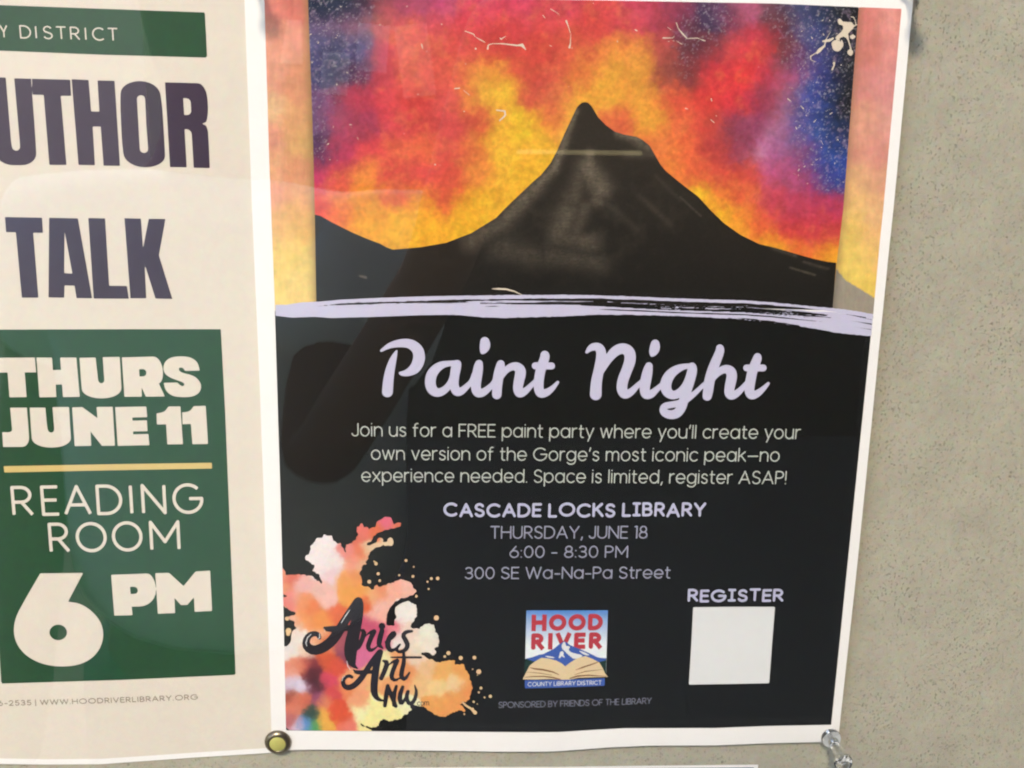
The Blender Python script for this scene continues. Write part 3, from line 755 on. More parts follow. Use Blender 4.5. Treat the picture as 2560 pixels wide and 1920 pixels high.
for p in [[(430, 70, 1.4), (490, 105, .9), (505, 130, .7)], [(555, 165, 3.6), (570, 205, 1.6), (590, 270, 1.1), (588, 340, 1.6), (580, 375, 4)], [(600, 380, 2)], [(370, 120, 1.6), (390, 145, 1)], [(650, 25, 1.3)], [(1425, 180, 1.8), (1440, 225, 1.2), (1475, 268, 3), (1510, 305, 1.3), (1590, 300, 1.6), (1615, 310, 1), (1650, 322, 2.2)],
          [(1320, 300, 2.4), (1395, 300, 1.2), (1410, 285, .8)], [(1100, 235, 2.2), (1115, 245, 1.6)], [(1340, 330, .8), (1420, 320, .7), (1470, 350, 1.4)], [(1615, 185, 1.8)], [(1355, 215, 1), (1395, 245, .8)], [(1740, 915, 2)], [(1690, 940, .8), (1725, 970, 1.4)], [(1495, 855, 2), (1515, 862, 1.2)], [(1605, 585, 1.5)],
          [(2075, 530, 1.6)], [(1700, 780, 2.2), (1705, 800, 1.2)], [(40, 345, 2.2), (120, 352, 1.8), (200, 362, 2.4), (235, 392, 1.4)]]:
    F.stroke(thin(f6(p)))
for p in [[(690, 240, .7), (640, 325, 1.6), (700, 310, 1.2)], [(640, 370, .8), (575, 415, 1.2), (525, 445, 2.2), (530, 475, 1.2), (570, 490, 1)], [(420, 575, 1.6)], [(435, 560, .7), (500, 480, .6)], [(700, 490, .8), (712, 520, 1.2), (695, 550, 1)], [(770, 515, 1)], [(550, 965, 1.6), (575, 940, .7)], [(470, 860, 2.2), (445, 830, .8)],
          [(1047, 468, 2)], [(1047, 553, 2.6)], [(785, 1438, 2)], [(605, 1105, .8), (625, 1145, 1)], [(570, 1130, .7), (600, 1160, .8)], [(650, 1215, 1.2)], [(735, 1215, .7), (780, 1215, 1)], [(355, 690, .7), (390, 700, 1)], [(540, 610, 1.4)], [(345, 780, 2), (370, 800, 1.2)], [(640, 880, 1), (700, 860, .6)], [(660, 930, 1.2)]]:
    F.stroke(thin(f7(p)))
F.add([(2040 + x / 6.913, 20 + y / 6.913) for x, y in chaikin([(380, 195), (410, 180), (445, 205), (460, 235), (520, 240), (580, 245), (610, 240), (640, 270), (645, 300), (720, 280), (720, 290), (650, 325), (640, 360), (600, 390), (570, 430), (545, 450), (560, 520), (500, 510), (480, 490), (440, 510), (405, 520), (410, 600), (395, 600), (385, 530), (370, 580), (355, 600), (350, 530), (330, 520), (350, 490), (380, 460), (430, 420), (465, 370), (475, 320), (440, 290), (400, 290), (375, 240)], 1)])
for p in [[(530, 470, 30), (560, 560, 11), (590, 660, 10), (600, 710, 14)], [(592, 765, 50)], [(598, 795, 30)], [(365, 665, 84)], [(340, 625, 70)], [(410, 640, 62)], [(440, 560, 10), (460, 620, 14)], [(630, 500, 38), (660, 495, 22)], [(600, 490, 14)], [(640, 465, 12)], [(120, 575, 14), (230, 560, 24), (290, 530, 16)], [(160, 590, 8), (150, 650, 10), (60, 730, 30), (20, 775, 20)],
          [(315, 945, 16), (318, 980, 10), (280, 1065, 14)], [(435, 985, 12)], [(235, 215, 10)], [(110, 215, 10)], [(600, 150, 6), (650, 160, 8), (680, 220, 6), (690, 290, 8)]]:
    F.stroke(f9(p))
rs = np.random.RandomState(5)
for _ in range(420):
    if rs.rand() < .55: x, y = 2020 + rs.rand() * 115 - rs.rand() * 60, 30 + rs.rand() * 430
    elif rs.rand() < .7: x, y = 775 + rs.rand() * 130, 5 + rs.rand() ** 1.5 * 400
    else: x, y = 775 + rs.rand() * 1330, 5 + rs.rand() ** 1.4 * 230
    if x > np.interp(y, [18, 525], [2140, 2100]): continue
    r = .3 + rs.rand() ** 5 * 1.1; a = rs.rand() * 6.28; L = rs.rand() ** 3 * 8
    F.capsule((x, y), (x + L * math.cos(a), y + L * math.sin(a)), r, r * .6)
ps_ = B.put(F, 'paint_spatter', M_splat, .00008, parent=painting); ps_['kind'] = 'stuff'
F = Field(1225, 715, 1312, 745, 1); F.stroke([(1230, 722, .6), (1245, 722, 2.2), (1265, 723, 2.2), (1285, 728, 1.6), (1306, 738, .8)])
B.put(F, 'paint_spatter', M_splat, .00012, parent=painting)

# lavender brush stroke across the poster
TOPE = [(687, 762), (716, 762), (752, 756), (800, 754), (856, 749), (940, 745), (1024, 742), (1108, 740), (1277, 737.5), (1380, 737), (1492, 738), (1604, 742), (1716, 747), (1860, 751), (1930, 756), (2021, 765), (2111, 773), (2183, 785)]
BOTE = [(687, 789), (730, 794), (786, 792), (828, 795), (940, 792), (1052, 788), (1136, 787), (1220, 794), (1268, 795), (1408, 791), (1492, 787), (1576, 787), (1716, 791), (1840, 797), (1930, 806), (2021, 819), (2093, 832), (2177, 840)]
F = Field(684, 730, 2190, 848, 1.25)
X, Y = F.X, F.Y
tx, ty = zip(*TOPE); bx_, by_ = zip(*BOTE)
top = np.interp(X, tx, ty); bot = np.interp(X, bx_, by_)
rough = (fbm(101, X, Y, 9, 3) - .5) * 3.4 * np.clip((X - 1000) / 300, .25, 1)
F.F = np.maximum(top + rough * .8 - Y, Y - bot + rough)
st = fbm(111, X + Y * .2, Y - top, 170, 4, .022)                    # long bristle streaks
def gap(x0, x1, off, th, dens):
    """a dry gap running along the stroke: off = pixels under the top edge at its two ends"""
    c = top + np.interp(X, [x0, x1], off)
    w = np.interp(X, [x0 - 40, x0 + 60, x1 - 60, x1 + 30], [0, th, th, 0])
    d = np.abs(Y - c) - w * (.55 + .9 * fbm(int(x0) % 97 + 120, X, Y, 30, 3, .15)) + (1 - dens) * 7 * (fbm(int(x0) % 89 + 130, X, Y, 14, 3, .25) - .40)
    return np.where((X > x0 - 45) & (X < x1 + 35), -d, -9)
for a in [(1300, 2075, (12.5, 9), 3.4, .95), (1040, 1480, (11.5, 12), 2.4, .55), (820, 1165, (11, 15), 2.6, .6), (1070, 1160, (16, 17), 1.6, 1), (1490, 2040, (35, 36), 1.6, .95), (1240, 1560, (21, 23), 1.8, .5), (1560, 2060, (19, 20), 2.4, .45), (1640, 2080, (25, 24), 1.7, .35), (1850, 2010, (45, 52), 2, .6), (2110, 2135, (12, 12), 1.5, .9), (2160, 2186, (26, 26), 2.6, 1), (2160, 2184, (40, 40), 1.5, 1), (2155, 2180, (14, 15), 1.2, .8), (1265, 1292, (23, 23), 1.2, .6)]:
    F.F = np.maximum(F.F, gap(*a))
F.F = np.maximum(F.F, np.where((X > 1200) & (X < 2100) & (Y - top > 12) & (Y - top < 30), (st - .50 - .16 * np.clip((1560 - X) / 300, 0, 1) - .2 * np.clip((X - 2020) / 60, 0, 1)) * 30, -9))
F.keep([(687, 700), (2194, 700), (2183, 785), (2176.5, 860), (690.5, 860)])
B.put(F, 'brush_stroke', M_lav, .00013)

# script title: variable-width strokes, traced in two close-ups
def script(name, words, off, sc, lift=.0001):
    pts = [[(off[0] + a / sc, off[1] + b / sc, r / sc) for a, b, r in chaikin(w, 2, False)] for w in words]
    F = Field(*bbox(pts, 18), 1.25)
    for p in pts: F.stroke(p)
    return B.put(F, name, M_lav, lift)
script('title_lettering', [
    [(148, 250, 14), (230, 195, 30), (350, 165, 44), (470, 170, 52), (555, 240, 62), (570, 340, 66), (530, 440, 62), (450, 495, 42), (370, 505, 24), (352, 495, 12)],
    [(316, 255, 10), (300, 290, 24), (270, 370, 42), (240, 480, 52), (222, 600, 58), (215, 705, 60)],
    [(985, 395, 38), (900, 390, 28), (800, 410, 44), (710, 490, 58), (682, 600, 60), (710, 690, 56), (780, 722, 46), (860, 680, 40), (920, 600, 34), (950, 520, 42)],
    [(985, 400, 46), (975, 430, 56), (958, 520, 52), (950, 620, 48), (970, 700, 52), (1020, 710, 42), (1080, 660, 34), (1145, 595, 26), (1185, 520, 40)],
    [(1228, 395, 42), (1220, 440, 54), (1205, 540, 56), (1190, 640, 54), (1205, 715, 54), (1265, 720, 44), (1320, 680, 36), (1385, 620, 28), (1430, 540, 34)],
    [(1468, 400, 44), (1462, 440, 54), (1440, 540, 58), (1428, 640, 54), (1425, 735, 52)],
    [(1470, 560, 20), (1530, 455, 36), (1620, 415, 44), (1680, 450, 56), (1690, 500, 60), (1665, 600, 56), (1655, 690, 52), (1680, 730, 46), (1740, 700, 38), (1800, 640, 28), (1860, 580, 24)],
    [(1955, 300, 48), (1960, 320, 52), (1915, 440, 54), (1890, 560, 54), (1885, 670, 54), (1910, 730, 50), (1980, 715, 40), (2050, 660, 28), (2098, 600, 16)],
    [(1850, 418, 38), (2030, 420, 38)],
    [(1292, 150, 50), (1296, 190, 60), (1285, 230, 50), (1268, 265, 26), (1262, 280, 8)]], (920, 820), 4.424)
script('title_lettering', [
    [(115, 255, 16), (160, 205, 36), (225, 195, 44), (268, 235, 52), (268, 330, 54), (240, 460, 54), (215, 580, 58), (210, 705, 62)],
    [(270, 480, 20), (340, 330, 44), (420, 240, 54), (500, 212, 56), (570, 250, 60), (580, 340, 60), (540, 450, 56), (495, 560, 58), (485, 660, 56), (520, 715, 46), (590, 680, 38), (650, 615, 28), (710, 560, 24)],
    [(775, 405, 40), (765, 450, 52), (745, 540, 58), (728, 640, 54), (740, 710, 52), (800, 705, 42), (850, 660, 32), (900, 615, 26), (930, 590, 24)],
    [(1250, 410, 30), (1180, 402, 26), (1080, 430, 42), (990, 500, 56), (948, 600, 60), (965, 680, 54), (1030, 722, 44), (1110, 690, 44), (1170, 600, 34), (1210, 500, 38)],
    [(1235, 405, 38), (1240, 440, 52), (1215, 540, 54), (1180, 650, 54), (1150, 750, 50), (1125, 850, 48), (1070, 915, 50), (990, 925, 46), (925, 890, 42), (935, 830, 36), (1020, 815, 34), (1110, 800, 36), (1200, 745, 34), (1280, 680, 26), (1360, 600, 22)],
    [(1530, 215, 40), (1535, 240, 46), (1490, 350, 52), (1445, 460, 54), (1415, 580, 56), (1405, 670, 54), (1395, 725, 48)],
    [(1450, 560, 18), (1510, 470, 36), (1590, 430, 44), (1650, 460, 54), (1660, 520, 56), (1635, 620, 54), (1625, 700, 50), (1660, 725, 42), (1720, 690, 36), (1780, 630, 28), (1820, 580, 24)],
    [(1930, 310, 42), (1928, 330, 48), (1880, 440, 52), (1855, 560, 54), (1840, 660, 52), (1860, 720, 48), (1930, 700, 38), (2000, 640, 26), (2045, 590, 16)],
    [(1815, 425, 36), (1990, 425, 36)],
    [(842, 170, 46), (840, 210, 56), (825, 250, 48), (808, 285, 22), (803, 298, 7)]], (1440, 820), 4.2538)

# body text
lettering(B, "Join us for a FREE paint party where you'll create your", (881, 1089.5), (1999, 1096.5), 30.5, 3.1, M_txt, gap=.19, bow=-.6)
lettering(B, "own version of the Gorge's most iconic peak_no", (929, 1148.5), (1947, 1153), 30.5, 3.1, M_txt, gap=.19, bow=-.6)
lettering(B, "experience needed. Space is limited, register ASAP!", (905, 1203.5), (1964, 1209.5), 30.5, 3.1, M_txt, gap=.19, bow=.3)
G['I2'] = (.4, ([(0, 1), (.4, 1)], [(.2, 1), (.2, 0)], [(0, 0), (.4, 0)]))
I_old = G['I']; G['I'] = G['I2']
lettering(B, "CASCADE LOCKS LIBRARY", (1112, 1289), (1761, 1288.5), 29, 6.5, M_txt2, gap=.29, bow=-1, jit=1.6)
lettering(B, "REGISTER", (1722, 1502), (1955, 1500.5), 26, 6.2, M_txt2, gap=.29, jit=1.4)
G['I'] = I_old
lettering(B, "THURSDAY, JUNE 18", (1227, 1345.5), (1617, 1345), 29, 3.4, M_txt3, gap=.2)
lettering(B, "6:00 - 8:30 PM", (1275, 1393.5), (1568, 1393), 27.5, 3.4, M_txt3, gap=.22)
lettering(B, "300 SE Wa-Na-Pa Street", (1163, 1446.5), (1674, 1445), 27.5, 3.4, M_txt3, gap=.2)
lettering(B, "SPONSORED BY FRIENDS OF THE LIBRARY", (1247, 1769.5), (1628, 1758.5), 14, 2.0, M_txt4, gap=.18, bow=-1)
outlines(B, [[(1733, 1518), (1835, 1517), (1937.5, 1517), (1930, 1612), (1923, 1708), (1822, 1710), (1722, 1711.5), (1728, 1615)]], [], M_white, .0001, 3, 'blank_square')

# library logo
def L8(p): return [(1290 + a / 6.912, 1500 + b / 6.912) for a, b in p]
def logo_sky(x, y):
    t = np.clip((y - 1527) / 88, 0, 1)[:, None]
    c = lin((88, 140, 208)) * (1 - t) + lin((238, 242, 240)) * t
    c = c + .12 * (fbm(141, x, y, 20, 3)[:, None] - .5) * (1 - t)
    return np.clip(c / W3 * PAPER, .01, .85)
F = Field(1300, 1515, 1530, 1730, 1.5); F.add(L8([(180, 180), (1588, 178), (1575, 600), (1555, 1260), (140, 1260), (160, 1000)]))
logo = B.put(F, 'library_logo', M_art, .0001, color=logo_sky)
st = text_strokes('HOOD', (1330, 1576), (1505, 1574), 35.5, spans=[((300) / 6.912 + 1290, 490 / 6.912 + 1290), (600 / 6.912 + 1290, 835 / 6.912 + 1290), (935 / 6.912 + 1290, 1170 / 6.912 + 1290), (1278 / 6.912 + 1290, 1462 / 6.912 + 1290)])
F = Field(1320, 1530, 1515, 1630, .8)
def inset(st, y0, h, r):
    for pl in st:
        p = [np.array(v, float) for v in pl]
        if np.hypot(*(p[0] - p[-1])) > 3 and len(p) < 12:          # open straight strokes end square
            p[0] = p[0] + (p[0] - p[1]) / np.hypot(*(p[0] - p[1])) * r; p[-1] = p[-1] + (p[-1] - p[-2]) / np.hypot(*(p[-1] - p[-2])) * r
        F.stroke([tuple(v) for v in p], r, len(p) < 12)
st = text_strokes('HOOD', (1330, 1572.5), (1505, 1570), 30, spans=[(1334, 1360.5), (1377.5, 1410), (1426, 1458.5), (1475, 1501)])
inset(st, 0, 0, 5.6)
st = text_strokes('RIVER', (1330, 1619), (1505, 1616), 30, spans=[(1333, 1354), (1375.4, 1375.5), (1395, 1421), (1440, 1457.5), (1477, 1498)])
inset(st, 0, 0, 5.6)
B.put(F, 'lettering', M_red, .00014, parent=logo)
M_hill = ink('dark_green_print', alb((30, 58, 52)), .45, .08)
F = Field(1300, 1630, 1530, 1700, 1.5); F.add(L8([(158, 1020), (250, 1000), (420, 945), (850, 1100), (1400, 1000), (1560, 1010), (1552, 1270), (138, 1270)]))
B.put(F, 'hill', M_hill, .00014, parent=logo)
F = Field(1300, 1595, 1530, 1680, 1.0); F.add(L8([(165, 1012), (280, 990), (400, 945), (470, 935), (560, 890), (650, 845), (740, 770), (790, 735), (830, 712), (880, 735), (930, 775), (1020, 815), (1100, 845), (1250, 910), (1400, 985), (1460, 1000), (1560, 1005), (1552, 1040), (1440, 1070), (1100, 1080), (850, 1160), (600, 1060), (300, 1060)]))
mt = B.put(F, 'logo_peak', M_blue, .00017, parent=logo)
F = Field(1300, 1595, 1530, 1680, .8)
for p in [[(825, 722), (850, 730), (858, 780), (880, 800), (900, 790), (940, 815), (905, 850), (930, 890), (1000, 920), (1150, 950), (1140, 985), (1000, 1025), (940, 975), (880, 925), (840, 880), (800, 850), (785, 800), (800, 760)], [(760, 900), (800, 880), (830, 910), (815, 945), (850, 1000), (815, 990), (790, 960), (760, 1010), (735, 1000), (755, 940)], [(480, 960), (620, 975), (690, 1005), (560, 1000)], [(1070, 870), (1180, 900), (1290, 960), (1180, 950)]]:
    F.add([(1290 + a / 6.912, 1500 + b / 6.912) for a, b in chaikin(p, 1)])
B.put(F, 'snow', M_white, .0002, parent=logo)
M_page = ink('page_print', alb((232, 204, 160)), .45, .05)
M_pageline = ink('brown_print', alb((140, 100, 68)), .45, .05)
F = Field(1300, 1630, 1525, 1705, 1.0)
F.add(L8([(115, 1372), (180, 1240), (240, 1130), (330, 1060), (440, 998), (560, 1010), (700, 1048), (790, 1095), (852, 1148), (930, 1085), (1050, 1010), (1200, 968), (1330, 1020), (1440, 1080), (1500, 1180), (1540, 1270), (1592, 1328), (1350, 1335), (1080, 1345), (930, 1375), (780, 1378), (600, 1365), (350, 1375)]))
B.put(F, 'book', M_page, .00022, parent=logo)
F = Field(1300, 1630, 1525, 1705, .8)
for p in [[(240, 1168, 4), (330, 1190, 13), (470, 1205, 15), (640, 1245, 12), (740, 1290, 6)], [(150, 1335, 4), (300, 1322, 9), (480, 1320, 10), (640, 1340, 12), (770, 1375, 9)], [(1030, 1210, 3), (1150, 1165, 12), (1300, 1115, 12), (1410, 1075, 8)], [(930, 1355, 8), (1060, 1315, 14), (1250, 1300, 12), (1400, 1310, 8), (1570, 1318, 4)], [(180, 1245, 3), (400, 1262, 6), (620, 1300, 4)], [(1010, 1290, 3), (1200, 1235, 8), (1500, 1200, 3)]]:
    F.stroke([(1290 + a / 6.912, 1500 + b / 6.912, r / 6.912) for a, b, r in p])
B.put(F, 'page_edge', M_pageline, .00025, parent=logo)
outlines(B, [L8([(150, 1385), (800, 1378), (1535, 1350), (1530, 1480), (800, 1512), (155, 1527)])], [], M_blue, .00021, 2, 'banner', logo)
lettering(B, 'COUNTY LIBRARY DISTRICT', (1320, 1715.5), (1503, 1711), 9.5, 1.5, M_white, .00025, .8, parent=logo, gap=.26)

# watercolour splash with the brush-lettered art emblem
def Z(p): return [(640 + a / 2.765, 1250 + b / 2.765) for a, b in p]
OUT = [(182, 450), (205, 520), (250, 515), (300, 513), (390, 530), (440, 570), (455, 582), (448, 540), (430, 510), (392, 492), (398, 470), (402, 455), (380, 432), (345, 410), (340, 392), (360, 378), (368, 350), (380, 340), (372, 318), (395, 305), (412, 290), (414, 268), (440, 262), (455, 262), (468, 238), (500, 246), (526, 244), (538, 280), (560, 302), (580, 300), (585, 290), (592, 315), (618, 365), (624, 312), (655, 295), (690, 272), (702, 240), (698, 198), (715, 170), (735, 160), (745, 190), (765, 183), (778, 202), (810, 192), (835, 175), (832, 148), (858, 140), (880, 132), (890, 118), (925, 118), (942, 130), (950, 165), (980, 160), (1002, 158), (995, 178), (950, 198), (880, 208), (840, 226), (818, 250), (805, 275), (772, 298), (765, 315), (800, 305), (830, 288), (848, 266), (866, 262), (878, 275), (874, 292), (900, 288), (915, 262), (938, 262), (948, 290), (938, 315), (880, 312), (830, 325), (790, 365), (770, 415), (762, 425), (768, 448), (735, 452), (728, 480), (715, 512), (732, 540), (728, 580), (748, 598), (775, 595), (796, 622), (815, 612), (835, 582), (852, 603), (920, 580), (1012, 545), (1062, 565), (1105, 628), (1096, 652), (1050, 668), (985, 688), (945, 722), (920, 762), (905, 792), (900, 862), (920, 865), (955, 870), (968, 800), (958, 760), (968, 728), (1000, 712), (1010, 705), (1035, 710), (1055, 688), (1072, 715), (1108, 722), (1105, 745), (1115, 780), (1105, 815), (1080, 850), (1068, 885), (1085, 890), (1105, 880), (1130, 890), (1150, 868), (1185, 856), (1225, 862), (1232, 890), (1240, 912), (1262, 940), (1268, 975), (1258, 1010), (1232, 1030), (1246, 1060), (1225, 1078), (1205, 1058), (1180, 1050), (1145, 1052), (1140, 1068), (1200, 1100), (1262, 1120), (1310, 1118), (1350, 1105), (1372, 1112), (1375, 1135), (1432, 1132), (1448, 1170), (1470, 1210), (1480, 1250), (1495, 1290), (1490, 1340), (1468, 1385), (1430, 1402), (1405, 1415), (1420, 1420), (1445, 1452), (1438, 1462), (1400, 1455), (1350, 1472), (1300, 1500), (1250, 1490), (1205, 1462), (1160, 1432), (1100, 1418), (1075, 1445), (1040, 1480), (1000, 1510), (930, 1530), (880, 1518), (855, 1525), (850, 1560), (810, 1572), (760, 1560), (718, 1545), (745, 1565), (800, 1590), (806, 1600), (206, 1600), (196, 1000), (188, 700)]
rj = np.random.RandomState(8)
OUT2 = []
for i, (a, b) in enumerate(OUT[:-4]):                       # torn, beaded rim: a few small lobes on every side
    c, d = OUT[i + 1]; L = math.hypot(c - a, d - b); n = max(1, int(L / 10))
    for k in range(n):
        t = k / n; q = rj.uniform(-6.5, 6.5)
        OUT2.append((a + (c - a) * t - (d - b) / L * q, b + (d - b) * t + (c - a) / L * q))
OUT2 += [(850, 1640), (100, 1640), (100, 1000), (100, 450)]
SPL = '''240 560 225 110 90|300 600 240 180 170|260 680 240 160 140|200 600 235 150 110|195 500 236 150 120|220 700 235 130 120|330 700 240 150 100|450 620 240 185 170|500 700 245 190 175|480 380 245 228 222|430 400 245 230 225|560 420 245 225 218|480 300 245 230 225|460 470 243 222 216|520 520 240 205 205|620 560 240 160 90|660 450 240 160 130|680 400 238 140 120|640 360 236 140 130|720 370 232 120 80|700 250 225 115 90|720 200 235 120 110|900 150 232 110 130|980 170 225 120 90|830 210 228 115 75|920 290 235 205 165|780 340 235 200 160|740 450 235 180 140|700 520 236 150 90|640 650 240 160 80|720 640 240 160 80|790 660 240 175 120|760 720 225 100 60|850 640 238 150 110|950 620 245 175 150|1050 590 245 185 165|860 720 245 185 165|830 800 245 180 160|400 750 235 130 80|330 830 240 150 90|450 830 240 150 80|550 780 230 110 70|280 860 240 180 150|300 950 242 225 210|250 1050 240 225 215|350 1040 240 205 180|420 960 240 170 130|500 1000 225 130 90|780 860 205 90 115|850 950 205 90 120|780 1000 220 110 140|740 1080 220 115 150|600 1000 170 90 100|620 1060 140 75 95|950 900 235 130 140|1030 780 243 232 220|980 950 240 225 215|1050 940 240 210 190|1180 950 238 232 210|1220 1000 240 225 205|1100 1000 240 220 195|480 1100 215 95 65|560 1150 220 90 70|400 1150 125 55 65|395 1200 90 45 55|350 1150 200 100 85|280 1150 230 140 110|230 1200 235 160 140|240 1270 215 200 220|320 1300 225 210 225|230 1350 170 90 75|300 1400 215 120 95|260 1450 225 130 105|340 1370 215 110 85|400 1300 110 55 70|440 1270 70 48 52|430 1360 150 80 110|500 1250 220 80 100|540 1330 215 80 80|480 1400 225 130 95|460 1500 240 175 80|500 1560 240 175 80|560 1450 225 90 60|600 1500 225 90 60|640 1560 240 130 110|345 1550 100 145 205|400 1560 90 160 90|380 1480 60 80 70|270 1570 220 185 200|225 1520 190 110 110|620 1300 238 140 90|700 1400 243 165 120|660 1250 240 170 120|720 1470 248 240 180|780 1530 250 235 160|850 1440 248 235 160|950 1480 250 235 160|1030 1440 245 240 190|880 1150 240 225 170|820 1200 240 180 120|1000 1130 240 165 110|1100 1100 240 205 175|1180 1170 240 190 140|1280 1190 240 175 100|1130 1250 240 190 130|1250 1290 245 205 140|1400 1270 245 205 150|1470 1300 236 150 85|1400 1380 240 160 90|1250 1420 240 165 90|1300 1470 240 160 90|1050 1200 235 150 95|960 1300 240 165 110|1440 1200 238 165 90'''
zp, zc = parse(SPL); zp = np.array(Z(zp))
splf = patches(zp, zc, 10.5, 151, 10, 30)
def splash_color(x, y):
    c = splf(x, y)
    c = c * (1 + (fbm(161, x, y, 14, 4) - .5) * .14)[:, None]
    return np.clip(c / W3 * PAPER, .003, .88)
F = Field(690, 1270, 1215, 1840, 1.5); F.add(Z(chaikin(OUT2, 1)))
F.cut(Z(chaikin([(170, 725), (215, 745), (232, 765), (275, 775), (272, 795), (235, 800), (215, 815), (240, 830), (270, 840), (262, 868), (285, 885), (250, 905), (243, 935), (243, 975), (222, 1005), (205, 1015), (170, 1000)], 1)))
F.cut(Z([(170, 645), (210, 660), (215, 668), (195, 672), (170, 672)]))
F.keep([(701.5, 1250), (709, 1540), (715, 1825), (780, 1826.5), (1105, 1828.5), (1300, 1830), (1300, 1250)])
splash = B.put(F, 'watercolour_emblem', M_art, .0001, color=splash_color)
F = Field(700, 1390, 1240, 1790, 1.0)
for a, b, r in [(830, 440, 12), (818, 425, 6), (845, 510, 11), (855, 558, 9), (783, 565, 13), (880, 365, 5), (1037, 418, 10), (1090, 462, 6), (1085, 528, 10), (1212, 543, 10), (1256, 542, 12), (1185, 565, 7), (1193, 615, 7), (990, 520, 7), (1247, 815, 17), (1107, 665, 10), (1330, 1058, 14), (1305, 1082, 9), (1415, 1092, 14), (1510, 1090, 13), (1540, 1187, 17), (1497, 1170, 5), (1555, 1300, 10), (1540, 1330, 7), (1620, 1357, 11), (1580, 1365, 6), (1505, 1395, 8), (1530, 1410, 4), (1530, 1210, 4), (1440, 1480, 6), (215, 820, 14), (225, 905, 20), (222, 925, 14), (205, 740, 6), (1500, 1440, 5)]:
    F.stroke([(640 + a / 2.765, 1250 + b / 2.765, r / 2.765)])
F.stroke([(640 + a / 2.765, 1250 + b / 2.765, r / 2.765) for a, b, r in [(1425, 1395, 6), (1450, 1420, 7), (1490, 1445, 7), (1515, 1470, 13)]])
M_peach = ink('peach_print', alb((236, 196, 148)), .45, .08)
sd_ = B.put(F, 'splash_drops', M_peach, .0001, parent=splash); sd_['kind'] = 'stuff'
def q6(p): return [(700 + a / 5.53, 1540 + b / 5.53, r / 5.53) for a, b, r in p]
def q7(p): return [(960 + a / 4.88, 1480 + b / 4.88, r / 4.88) for a, b, r in p]
def qz(p): return [(640 + a / 2.765, 1250 + b / 2.765, r / 2.765) for a, b, r in p]
F = Field(745, 1480, 1080, 1785, 1.0)
BR = [qz([(708, 702, 24), (712, 730, 26), (700, 820, 30), (680, 900, 34), (662, 980, 37), (652, 1050, 36), (658, 1110, 26), (672, 1145, 12), (700, 1163, 4)]),
      qz([(700, 705, 22), (650, 780, 23), (600, 860, 25), (565, 920, 28), (520, 980, 28), (460, 1025, 28), (400, 1042, 26), (355, 1020, 24), (344, 980, 20), (362, 940, 17), (400, 922, 14), (430, 930, 13), (438, 952, 10)]),
      qz([(475, 885, 8), (500, 893, 16), (560, 890, 17), (680, 882, 16)]),
      q6([(1105, 190, 8), (1165, 212, 26), (1145, 300, 26), (1095, 420, 24), (1070, 465, 8)]), q6([(1150, 330, 2), (1195, 265, 4), (1240, 228, 14), (1300, 215, 26)]), q6([(1300, 215, 26), (1245, 330, 26), (1212, 430, 25), (1250, 482, 20), (1330, 440, 8), (1365, 380, 4)]),
      q6([(1410, 205, 26), (1380, 310, 30), (1365, 400, 26), (1420, 445, 8)]), q6([(1410, 140, 36)]),
      q7([(20, 610, 10), (95, 570, 12), (140, 515, 14), (115, 488, 16), (65, 550, 22), (38, 650, 26), (75, 718, 20), (140, 700, 12), (180, 650, 8)]),
      q7([(340, 478, 12), (270, 485, 18), (228, 530, 20), (265, 590, 23), (292, 650, 23), (260, 712, 20), (185, 735, 14), (148, 700, 14), (195, 640, 9)]),
      q6([(1385, 500, 32), (1340, 640, 38), (1315, 800, 40), (1300, 950, 40), (1300, 1060, 38), (1340, 1140, 24), (1410, 1172, 12), (1460, 1165, 5)]),
      q6([(1370, 505, 28), (1280, 620, 30), (1190, 760, 30), (1110, 880, 32), (1030, 960, 32), (950, 995, 30), (885, 970, 26), (866, 900, 22), (905, 845, 18), (960, 825, 18), (995, 845, 16)]),
      q6([(1015, 745, 5), (1060, 782, 24), (1180, 775, 22), (1320, 770, 20)]),
      q6([(1430, 620, 12), (1485, 645, 27), (1450, 750, 26), (1400, 860, 24)]), q6([(1470, 735, 2), (1510, 670, 5), (1560, 632, 14), (1620, 620, 24)]), q6([(1620, 620, 24), (1565, 740, 24), (1535, 850, 24), (1590, 895, 16), (1670, 850, 6)]),
      q7([(240, 750, 14), (245, 850, 20), (220, 950, 22), (208, 1035, 22), (255, 1068, 18), (310, 985, 9)]), q7([(85, 797, 5), (200, 797, 10), (450, 798, 10)]),
      q6([(1490, 965, 20), (1470, 1080, 26), (1450, 1240, 20)]), q6([(1495, 980, 18), (1545, 1110, 26), (1600, 1245, 20)]), q7([(150, 1150, 14), (120, 1260, 22), (120, 1380, 16)]),
      q7([(228, 1160, 16), (188, 1270, 24), (205, 1375, 18), (270, 1290, 12), (300, 1190, 16), (270, 1290, 20), (310, 1375, 18), (370, 1330, 18), (400, 1220, 16), (375, 1140, 5)]), q7([(340, 1385, 8), (370, 1405, 18), (350, 1400, 24)]),
      ]
for p in BR: F.stroke([(v[0], v[1], v[2] * 1.24 + .3) for v in (chaikin(p, 1, False) if len(p) > 1 else p)])
B.put(F, 'brush_lettering', M_letter, .00016, parent=splash)
outlines(B, [Z([(905, 790), (925, 745), (965, 700), (1010, 690), (1060, 665), (1105, 650), (1095, 690), (1040, 700), (1000, 715), (965, 740), (955, 790), (955, 870), (900, 862)])], [], M_black, .00014, 2, 'brush_mark', splash)
F = Field(745, 1480, 1080, 1785, .8)
